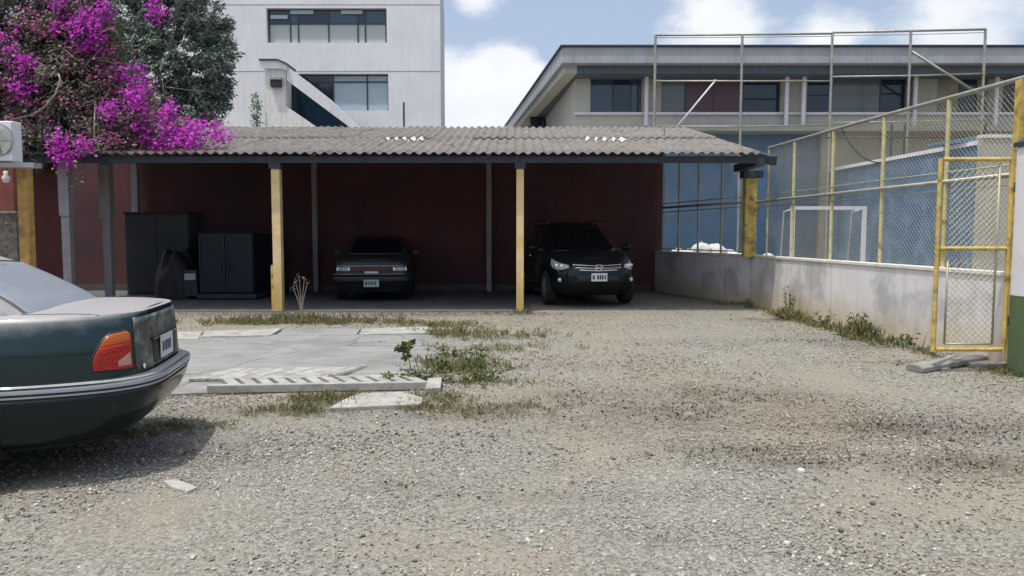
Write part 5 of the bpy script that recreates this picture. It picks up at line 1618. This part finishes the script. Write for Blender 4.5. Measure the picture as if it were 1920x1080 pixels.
mb_.build('fan_guard', M['wire'], ac, True)
for yy in (0.05, 0.18):
    MB().box(-hw_ - 0.05, at(60, 310, AY).x - ac.location.x, yy - 0.02, yy + 0.02, -0.06, -0.001).build('bracket', M['grey_post'], ac)
MB().box(at(58, 310, AY).x - ac.location.x, at(61, 310, AY).x - ac.location.x, 0.071, 0.159, -0.055, -0.005).build('bracket_end', M['grey_post'], ac)
MB().box(-hw_ + .08, hw_ - .08, 0.031, 0.19, 0.0, 0.0115).build('feet', M['black_plastic'], ac)
p = at(11, 330, LY + 0.2)
wl_ = thing('wall_lamp', 'small white lamp fitting hanging below the air conditioner', 'lamp', (p.x, LY + 0.2, p.z))
MB().lathe([(0, -0.09), (0.035, -0.08), (0.05, -0.02), (0.02, 0.02), (0.03, 0.06), (0.0, 0.07)], 14).build('shade', M['white_paint'], wl_, True)
MB().tube([(0, 0, 0.06), (0, 0.05, 0.16), (0, 0.15, 0.2)], 0.012, 6).build('arm', M['steel_dark'], wl_, True)

# ------------------------------------------------------------------ cast concrete pieces on the ground
def slope_at(x, y):
    return math.atan2(gz(x, y + 0.2) - gz(x, y - 0.2), 0.4)
# long slotted strip
a, b_ = on_ground(388, 740), on_ground(800, 731)
ln = (b_ - a).length
sp_ = thing('slotted_panel', 'long concrete strip with a row of slanting slots on the pad edge', 'concrete panel', (a.x, a.y, a.z + 0.01), math.atan2(b_.y - a.y, b_.x - a.x))
W_ = 0.40
MB().box(0, ln, 0, 0.07, 0, 0.075).build('edge_rail', M['concrete_pale'], sp_, bevel=0.006)
MB().box(0, ln, W_ - 0.05, W_, 0, 0.075).build('edge_rail', M['concrete_pale'], sp_, bevel=0.006)
MB().box(0.01, ln - .01, 0.071, W_ - .051, 0, 0.006).build('tray', M['carport_floor'], sp_)  # dark colour paints the shade down in the slots
nb = 11
for k in range(nb + 1):
    u = 0.02 + (ln - 0.30) * k / nb
    w_ = 0.105
    sk = -0.14
    MB().prism([(u + 0.16, 0.0715, 0.045), (u + 0.16 + w_, 0.0715, 0.045), (u + 0.16 + w_ + sk, W_ - 0.0515, 0.045), (u + 0.16 + sk, W_ - 0.0515, 0.045)], (0, 0, 0.028)).build('bar', M['concrete_pale'], sp_)
# wider panel behind it with a lifted end
a, b_ = on_ground(352, 722), on_ground(612, 718)
ln = (b_ - a).length
s2 = thing('slotted_panel', 'wide pale concrete panel with few slots and a lifted end', 'concrete panel', (a.x, a.y, a.z + 0.03), math.atan2(b_.y - a.y, b_.x - a.x))
cuts = [0, 0.14, 0.36, 0.50, 0.66, 0.93, 1.0]
depth = on_ground(500, 697).y - on_ground(500, 722).y
for i in range(len(cuts) - 1):
    u0, u1 = cuts[i] * ln, cuts[i + 1] * ln
    k = 0.25
    MB().prism([(u0 + .008, 0.0, 0), (u1 - .008, 0.0, 0), (u1 - .008 + k, depth, 0), (u0 + .008 + k, depth, 0)], (0, 0, 0.035)).build('slab_piece', M['concrete_pale'], s2, bevel=0.006)
MB().prism([(0.05, 0.02, -0.002), (ln - .03, 0.02, -0.002), (ln + .2, depth - .02, -0.002), (.28, depth - .02, -0.002)], (0, 0, 0.015)).build('tray', M['concrete_dark'], s2)
P = []
for i in range(9):
    t = i / 8
    an = math.pi * t
    P.append([(ln + 0.045 - 0.04 * math.cos(an) + k * j / 4, depth * j / 4, 0.02 + 0.045 * math.sin(an)) for j in range(5)])
mb_ = MB().grid(P)
mb_.f.append(tuple(i * 5 for i in range(9)))
mb_.build('lifted_lip', M['concrete_pale'], s2, angle=50)
blk = slab_on_ground([(797, 740), (826, 738), (829, 718), (802, 720)], 0.06, 'concrete_block', M['concrete_pale'])
tag(blk, 'small square concrete block at the end of the slotted strip', 'block')
th_ = slab_on_ground([(616, 772), (790, 764), (793, 752), (752, 741), (676, 744), (652, 752)], 0.035, 'broken_slab', M['concrete_pale'])
tag(th_, 'broken pale concrete slab lying flat in front of the slotted strip', 'slab')
tl_ = slab_on_ground([(304, 905), (330, 903), (372, 918), (352, 926), (322, 918)], 0.02, 'stone_flake', M['concrete_pale'])
tag(tl_, 'flat pale stone flake lying alone in the gravel', 'stone')
st_ = slab_on_ground([(1494, 881), (1500, 878), (1508, 881), (1509, 884), (1500, 884)], 0.01, 'white_scrap', M['white_patch'])
tag(st_, 'tiny white scrap on the dark gravel patch', 'litter')
# long concrete post lying by the gate
a, b_ = on_ground(1730, 700), on_ground(1885, 688)
fpz = thing('fallen_post', 'long grey concrete post lying on the gravel below the gate', 'concrete post', (a.x, a.y, a.z), math.atan2(b_.y - a.y, b_.x - a.x) + R(10))
MB().prism([(0, 0, 0.0), (0, 0.2, 0.0), (0, 0.2, 0.05), (0, 0.16, 0.075), (0, 0.04, 0.075), (0, 0, 0.05)], (2.2, 0, 0.10)).build('post_body', M['concrete_dark'], fpz, bevel=0.008)
MB().box(0.3, 0.42, -0.03, 0.05, -0.01, 0.03).build('chip', M['concrete_pale'], fpz, bevel=0.01)
b2_ = slab_on_ground([(1868, 694), (1905, 690), (1908, 680), (1872, 683)], 0.07, 'concrete_block', M['concrete_dark'])
tag(b2_, 'dark concrete lump in front of the fallen post', 'block')

# crumpled white bags heaped behind the low wall
for k, (px, py, s_) in enumerate(((1272, 465, 0.22), (1290, 466, 0.24), (1316, 458, 0.30), (1327, 466, 0.26), (1342, 462, 0.32), (1352, 470, 0.26), (1372, 469, 0.25), (1390, 472, 0.2), (1440, 472, 0.2))):
    Y = 20.5
    p = at(px, py, Y)
    P = []
    for i in range(15):
        row = []
        for j in range(9):
            th, ph = 2 * math.pi * i / 14, math.pi * (j / 8 - 0.5)
            r_ = s_ * (1 + 0.35 * mnoise.noise(Vector((math.cos(th) * 2 + k, math.sin(th) * 2, ph * 2 + k))))
            row.append((r_ * math.cos(th) * math.cos(ph), r_ * math.sin(th) * math.cos(ph), p.z - 0.25 + r_ * 0.9 * math.sin(ph) if ph > 0 else (p.z - 0.25) * (1 + ph / 1.571) ))
        P.append(row)
    o = MB().grid(P).build('waste_bag', M['white_patch'], None, True)
    o.location = (p.x, Y, 0.02)
    nth = ('first', 'second', 'third', 'fourth', 'fifth', 'sixth', 'seventh', 'eighth', 'last')[k]
    tag(o, ('crumpled white waste bag behind the low wall, ' + nth + ' from the maroon wall' if px < 1430 else 'lone white waste bag on the court past the carport end column'), 'bag', 'white bags heaped behind the wall' if px < 1430 else None)

# ------------------------------------------------------------------ weeds and grass
wg_ = np.random.default_rng(21)
def weed(px, py, h, n_stem, n_leaf, leaf, spread, label, name='weed_plant', lean=(0, 0), group=None, droop=0.1, wide=0.5, m='weed_leaf'):
    p = on_ground(px, py)
    t = thing(name, label, 'weed', p, 0, group)
    stems, leaves = MB(), []
    for k in range(n_stem):
        a = wg_.uniform(0, 2 * math.pi)
        b0 = np.array([wg_.normal() * spread * 0.25, wg_.normal() * spread * 0.15, -0.01])
        tip = b0 + np.array([math.cos(a) * spread * 0.7 + lean[0], math.sin(a) * spread * 0.5 + lean[1], h * wg_.uniform(0.6, 1.0)])
        mid = (b0 + tip) / 2 + np.array([0, 0, h * 0.08])
        stems.tube([b0, mid, tip], [0.006, 0.005, 0.002], 4, False)
        tt = wg_.uniform(0.68 if n_stem < 3 else 0.15, 1.0, n_leaf)[:, None]
        leaves.append(b0 + (tip - b0) * tt + wg_.normal(size=(n_leaf, 3)) * leaf * 0.35)
    stems.build('stem', M['weed_leaf'], t, recalc=False)
    q = np.concatenate(leaves)
    inst('foliage', leaf_mesh('foliage', q, wg_.uniform(0.6, 1.15, len(q)) * leaf, M[m], droop, wide, seed=int(px)), t)
    return t
weed(770, 700, 0.52, 1, 30, 0.10, 0.05, 'lone tall seedling leaning over the concrete pad', 'seedling', (-0.1, 0.05), wide=0.7, droop=0.4)
for (px, py, h, ns, sp, lb) in ((752, 718, 0.12, 10, 0.22, 'low broadleaf weed at the pad edge under the seedling'), (800, 712, 0.13, 10, 0.26, 'bushy green weed between seedling and square block'),
                                (850, 700, 0.25, 9, 0.24, 'upright leafy weed at the corner of the pad'), (895, 702, 0.22, 7, 0.2, 'leafy weed on the gravel side of the pad weeds'),
                                (845, 670, 0.16, 8, 0.3, 'pale weed behind the upright weed at the pad corner'), (905, 715, 0.12, 10, 0.2, 'low dark weed straggling onto the gravel')):
    weed(px, py, h, ns, 11, 0.06, sp, lb, group='weeds at the corner of the pad')
for (px, py, h, ns, sp, lb) in ((1478, 594, 0.5, 7, 0.12, 'tall dry weed against the low wall, farthest from the gate'), (1606, 629, 0.36, 16, 0.2, 'dense green weed at the middle of the low wall'),
                                (1640, 637, 0.32, 8, 0.12, 'upright weed just gateward of the dense green one'), (1700, 651, 0.2, 10, 0.2, 'low weed on the wall foot near the gate'),
                                (1545, 612, 0.24, 8, 0.2, 'thin weed between the tall dry weed and dense green one'), (1405, 577, 0.2, 6, 0.15, 'small weed at the dark wall joint')):
    weed(px, py, h, ns, 12, 0.055, sp, lb, group='weeds along the low wall', m='weed_leaf')
p = on_ground(1728, 658)
t = thing('dry_stalk', 'two bare dry stalks leaning at the foot of the wall by the gate', 'stalk', p)
MB().tube([(0, 0, 0), (0.05, 0.02, 0.17), (0.1, 0.03, 0.3)], [0.008, 0.007, 0.004], 5).build('stalk', M['twig'], t, True)
MB().tube([(-0.22, 0, 0), (-0.25, 0.02, 0.1), (-0.3, 0.03, 0.22)], [0.008, 0.007, 0.004], 5).build('stalk', M['twig'], t, True)
# spindly flower-headed weed by the first yellow post
p = on_ground(566, 596)
t = thing('spindly_weed', 'spindly pale-headed weed beside the first yellow post', 'weed', p)
heads = MB()
for (dx, hh_) in ((-0.10, 0.62), (-0.04, 0.72), (0.05, 0.66), (0.10, 0.6), (-0.14, 0.5)):
    heads.tube([(0, 0, 0), (dx * 0.3, 0, hh_ * 0.5), (dx, 0.02, hh_)], [0.008, 0.006, 0.004], 4, False)
heads.build('stem', M['twig'], t, recalc=False)
q = np.concatenate([np.array([dx, 0.02, hh_]) + wg_.normal(size=(12, 3)) * 0.025 for (dx, hh_) in ((-0.10, 0.62), (-0.04, 0.72), (0.05, 0.66), (0.10, 0.6), (-0.14, 0.5))])
inst('flower_head', leaf_mesh('flower_head', q, wg_.uniform(0.02, 0.04, len(q)), leaf_mat('dry_head', [(0.30, 0.28, 0.26), (0.18, 0.17, 0.15)]), 0, 0.6, seed=9), t)

# grass: patches of fine blades, one mass
gp, gs, gh = [], [], []
patches = [  # px, py, half width m, half depth m, blades, height
    (560, 604, 1.1, 0.28, 1500, 0.16), (470, 606, 0.8, 0.22, 700, 0.12), (640, 606, 0.9, 0.2, 600, 0.10), (760, 606, 1.4, 0.16, 700, 0.09), (860, 628, 0.5, 0.3, 900, 0.12), (830, 612, 0.5, 0.16, 500, 0.12), (930, 655, 0.9, 0.3, 700, 0.08), (980, 630, 0.7, 0.3, 500, 0.10), (860, 690, 0.4, 0.25, 900, 0.13),
    (900, 720, 0.5, 0.12, 500, 0.08), (590, 755, 0.34, 0.15, 900, 0.08), (540, 770, 0.3, 0.12, 700, 0.07), (640, 742, 0.5, 0.07, 500, 0.07), (800, 760, 0.25, 0.16, 700, 0.07), (830, 748, 0.2, 0.12, 300, 0.07), (960, 765, 0.35, 0.14, 500, 0.06), (900, 775, 0.3, 0.12, 400, 0.06),
    (330, 800, 0.45, 0.12, 900, 0.06), (250, 815, 0.3, 0.12, 500, 0.06), (30, 960, 0.4, 0.1, 200, 0.04), (1455, 590, 0.2, 0.5, 350, 0.12), (1520, 606, 0.16, 0.5, 380, 0.13), (1585, 624, 0.14, 0.45, 480, 0.17), (1645, 640, 0.12, 0.4, 350, 0.15), (1705, 655, 0.12, 0.35, 300, 0.10), (1480, 597, 0.12, 0.2, 300, 0.22), (1610, 632, 0.1, 0.15, 250, 0.26), (1380, 570, 0.5, 0.2, 400, 0.08),
    (1780, 668, 0.25, 0.1, 250, 0.07), (1900, 700, 0.25, 0.12, 700, 0.08), (1640, 680, 0.6, 0.05, 250, 0.03), (1690, 682, 0.3, 0.04, 200, 0.03), (900, 590, 1.2, 0.10, 300, 0.07), (1240, 578, 1.0, 0.12, 250, 0.05), (980, 588, 0.2, 0.08, 150, 0.12)]
for (px, py, rx, ry, n, h) in patches:
    c = on_ground(px, py)
    nt = max(3, n // 14)
    tx, ty = c.x + wg_.normal(size=nt) * rx * 0.62, c.y + wg_.normal(size=nt) * ry * 0.72
    k = wg_.integers(0, nt, n)
    x = tx[k] + wg_.normal(size=n) * 0.04
    y = ty[k] + wg_.normal(size=n) * 0.025
    z = np.array([gz(a_, b_) for a_, b_ in zip(x, y)])
    gp.append(np.stack([x, y, z], 1)); gs.append(wg_.uniform(0.35, 1.1, n) * h)
gp, gs = np.concatenate(gp), np.concatenate(gs)
o = inst('grass', leaf_mesh('grass', gp, gs, M['grass_blade'], 0, 0.09, up=1.1, seed=10))
tag(o, 'thin dry grass tufts scattered over the yard edges', 'grass', kind='stuff')

# ------------------------------------------------------------------ gravel
def stone_mat():
    m = bpy.data.materials.new('gravel_stone')
    m.use_nodes = True
    N, L = m.node_tree.nodes, m.node_tree.links
    b = N["Principled BSDF"]; b.inputs["Roughness"].default_value = 0.9
    oi = N.new("ShaderNodeObjectInfo")
    r = N.new("ShaderNodeValToRGB")
    cols = [(0.0, (0.035, 0.032, 0.027)), (0.16, (0.11, 0.10, 0.082)), (0.38, (0.21, 0.20, 0.165)), (0.6, (0.33, 0.325, 0.28)), (0.78, (0.31, 0.27, 0.195)), (0.92, (0.47, 0.465, 0.42)), (1.0, (0.64, 0.64, 0.60))]
    els = r.color_ramp.elements
    while len(els) < len(cols): els.new(0.5)
    for e, (p_, c) in zip(els, cols): e.position = p_; e.color = (*c, 1)
    L.new(oi.outputs["Random"], r.inputs["Fac"])
    col = r.outputs["Color"]
    for nm_, c_hi in (('earth', (0.095, 0.075, 0.052)), ('slate', (0.335, 0.345, 0.34)), ('dusty', (0.30, 0.25, 0.175))):
        at2 = N.new("ShaderNodeAttribute"); at2.attribute_type = 'INSTANCER'; at2.attribute_name = nm_
        x2 = N.new("ShaderNodeMix"); x2.data_type = 'RGBA'
        L.new(at2.outputs["Fac"], x2.inputs["Factor"]); L.new(col, x2.inputs["A"]); x2.inputs["B"].default_value = (*c_hi, 1)
        col = x2.outputs["Result"]
    L.new(col, b.inputs["Base Color"])
    return m
M['stone'] = stone_mat()
stone_col = bpy.data.collections.new('gravel_stones')
for k in range(6):
    bm = bmesh.new()
    bmesh.ops.create_icosphere(bm, subdivisions=1, radius=1.0)
    for v in bm.verts:
        n_ = 1 + 0.38 * mnoise.noise(v.co * 1.3 + Vector((k * 7.1, 0, 0)))
        v.co = Vector((v.co.x * 1.15, v.co.y * 0.85, v.co.z * 0.62)) * n_
    me = bpy.data.meshes.new('pebble'); bm.to_mesh(me); bm.free()
    me.materials.append(M['stone'])
    stone_col.objects.link(bpy.data.objects.new('pebble', me))
sg = np.random.default_rng(5)
def cover(x, y):
    v = 0.5 + 0.95 * mnoise.noise(Vector((x * 0.55 + 3, y * 0.75, 1.7))) + 0.35 * mnoise.noise(Vector((x * 1.6, y * 2.2, 5.2)))
    return min(1.0, max(0.22, v))
pad_poly = [on_ground(*q) for q in [(150, 636), (805, 630), (825, 690), (790, 722), (330, 742), (100, 748)]]
def in_pad(x, y):
    c = False
    n = len(pad_poly)
    for i in range(n):
        a_, b_ = pad_poly[i], pad_poly[(i + 1) % n]
        if (a_.y > y) != (b_.y > y) and x < (b_.x - a_.x) * (y - a_.y) / (b_.y - a_.y) + a_.x:
            c = not c
    return c
pts, scl, tones = [], [], []
for (y0, y1, dens, rmin, rmax) in ((2.4, 4.2, 4600, 0.003, 0.0105), (4.2, 6.5, 3200, 0.0035, 0.0115), (6.5, 9.5, 1300, 0.005, 0.013), (9.5, 13.4, 480, 0.006, 0.015), (13.4, 15.5, 120, 0.006, 0.015), (2.4, 5.0, 130, 0.011, 0.02), (5.0, 10.0, 70, 0.012, 0.022)):
    hx = lambda y: 0.72 * y + 1.0
    area = (hx(y0) + hx(y1)) * (y1 - y0)
    n = int(area * dens)
    ys_ = sg.uniform(y0, y1, n)
    xs_ = sg.uniform(-1, 1, n) * (0.72 * ys_ + 1.0)
    rr_ = rmin + (rmax - rmin) * sg.random(n) ** 2.2
    for x, y, r_, u in zip(xs_, ys_, rr_, sg.random(n)):
        so_ = soil(x, y)
        if u > cover(x, y) ** 1.3 * (1 - 0.45 * min(1, so_ * 1.3)) * (1 - 0.8 * bare(x, y)) or x > 5.2 or x < -7.5:
            continue
        if x > 4.8 - (y - 14.85) * 0.072 - 0.03 or (6.5 < y < 11.2 and in_pad(x, y) and u > 0.006):
            continue
        if y > 13.4 and x < 1.5:
            continue
        pts.append((x, y, gz(x, y) + r_ * 0.15)); scl.append(r_)
        tn_ = mnoise.noise(Vector((x * 0.45 + 9, y * 0.5, 4.4)))
        tones.append((min(0.85, so_ * 0.95), min(0.5, max(0, tn_ * 1.5 + 0.18 * smooth(7, 11, y))), min(0.75, max(0, -tn_ * 2.2 + 0.1))))
me = bpy.data.meshes.new('gravel')
me.from_pydata(pts, [], [])
a_ = me.attributes.new('stone_size', 'FLOAT', 'POINT'); a_.data.foreach_set('value', scl)
for k_, nm_ in enumerate(('earth', 'slate', 'dusty')):
    a_ = me.attributes.new(nm_, 'FLOAT', 'POINT'); a_.data.foreach_set('value', [t_[k_] for t_ in tones])
gravel = bpy.data.objects.new('gravel', me)
COL.objects.link(gravel)
tag(gravel, 'loose pale and dark gravel stones strewn over the yard', 'gravel', kind='stuff')
ng = bpy.data.node_groups.new('scatter_stones', 'GeometryNodeTree')
ng.interface.new_socket('Geometry', in_out='INPUT', socket_type='NodeSocketGeometry')
ng.interface.new_socket('Geometry', in_out='OUTPUT', socket_type='NodeSocketGeometry')
gi, go_ = ng.nodes.new('NodeGroupInput'), ng.nodes.new('NodeGroupOutput')
iop = ng.nodes.new('GeometryNodeInstanceOnPoints')
ci = ng.nodes.new('GeometryNodeCollectionInfo')
ci.inputs['Collection'].default_value = stone_col
ci.inputs['Separate Children'].default_value = True
ci.inputs['Reset Children'].default_value = True
rv = ng.nodes.new('FunctionNodeRandomValue'); rv.data_type = 'FLOAT_VECTOR'
rv.inputs['Min'].default_value = (-0.5, -0.5, 0); rv.inputs['Max'].default_value = (0.5, 0.5, 6.283)
na = ng.nodes.new('GeometryNodeInputNamedAttribute'); na.data_type = 'FLOAT'
na.inputs['Name'].default_value = 'stone_size'
ng.links.new(gi.outputs[0], iop.inputs['Points'])
ng.links.new(ci.outputs['Instances'], iop.inputs['Instance'])
iop.inputs['Pick Instance'].default_value = True
ng.links.new(rv.outputs['Value'], iop.inputs['Rotation'])
ng.links.new([s_ for s_ in na.outputs if s_.name == 'Attribute' and s_.enabled][0], iop.inputs['Scale'])
ng.links.new(iop.outputs['Instances'], go_.inputs[0])
md = gravel.modifiers.new('scatter', 'NODES'); md.node_group = ng

# dry dark leaves and crumbs gathered in the dark patches
M['litter'] = leaf_mat('dry_litter', [(0.03, 0.022, 0.015), (0.07, 0.05, 0.03), (0.12, 0.09, 0.05)], trans=0.1)
lp = []
for (cx, cy, rx, ry, a) in SOIL:
    n = int(150 * rx * ry * a * 6)
    x, y = cx + sg.normal(size=n) * rx * 0.5, cy + sg.normal(size=n) * ry * 0.5
    lp.append(np.stack([x, y, np.array([gz(p_, q_) for p_, q_ in zip(x, y)]) + 0.008], 1))
lp = np.concatenate(lp)
o = inst('litter', leaf_mesh('litter', lp, sg.uniform(0.012, 0.035, len(lp)), M['litter'], 0, 0.6, seed=12))
tag(o, 'dry dark leaf crumbs on the soil patches', 'leaf litter', kind='stuff')
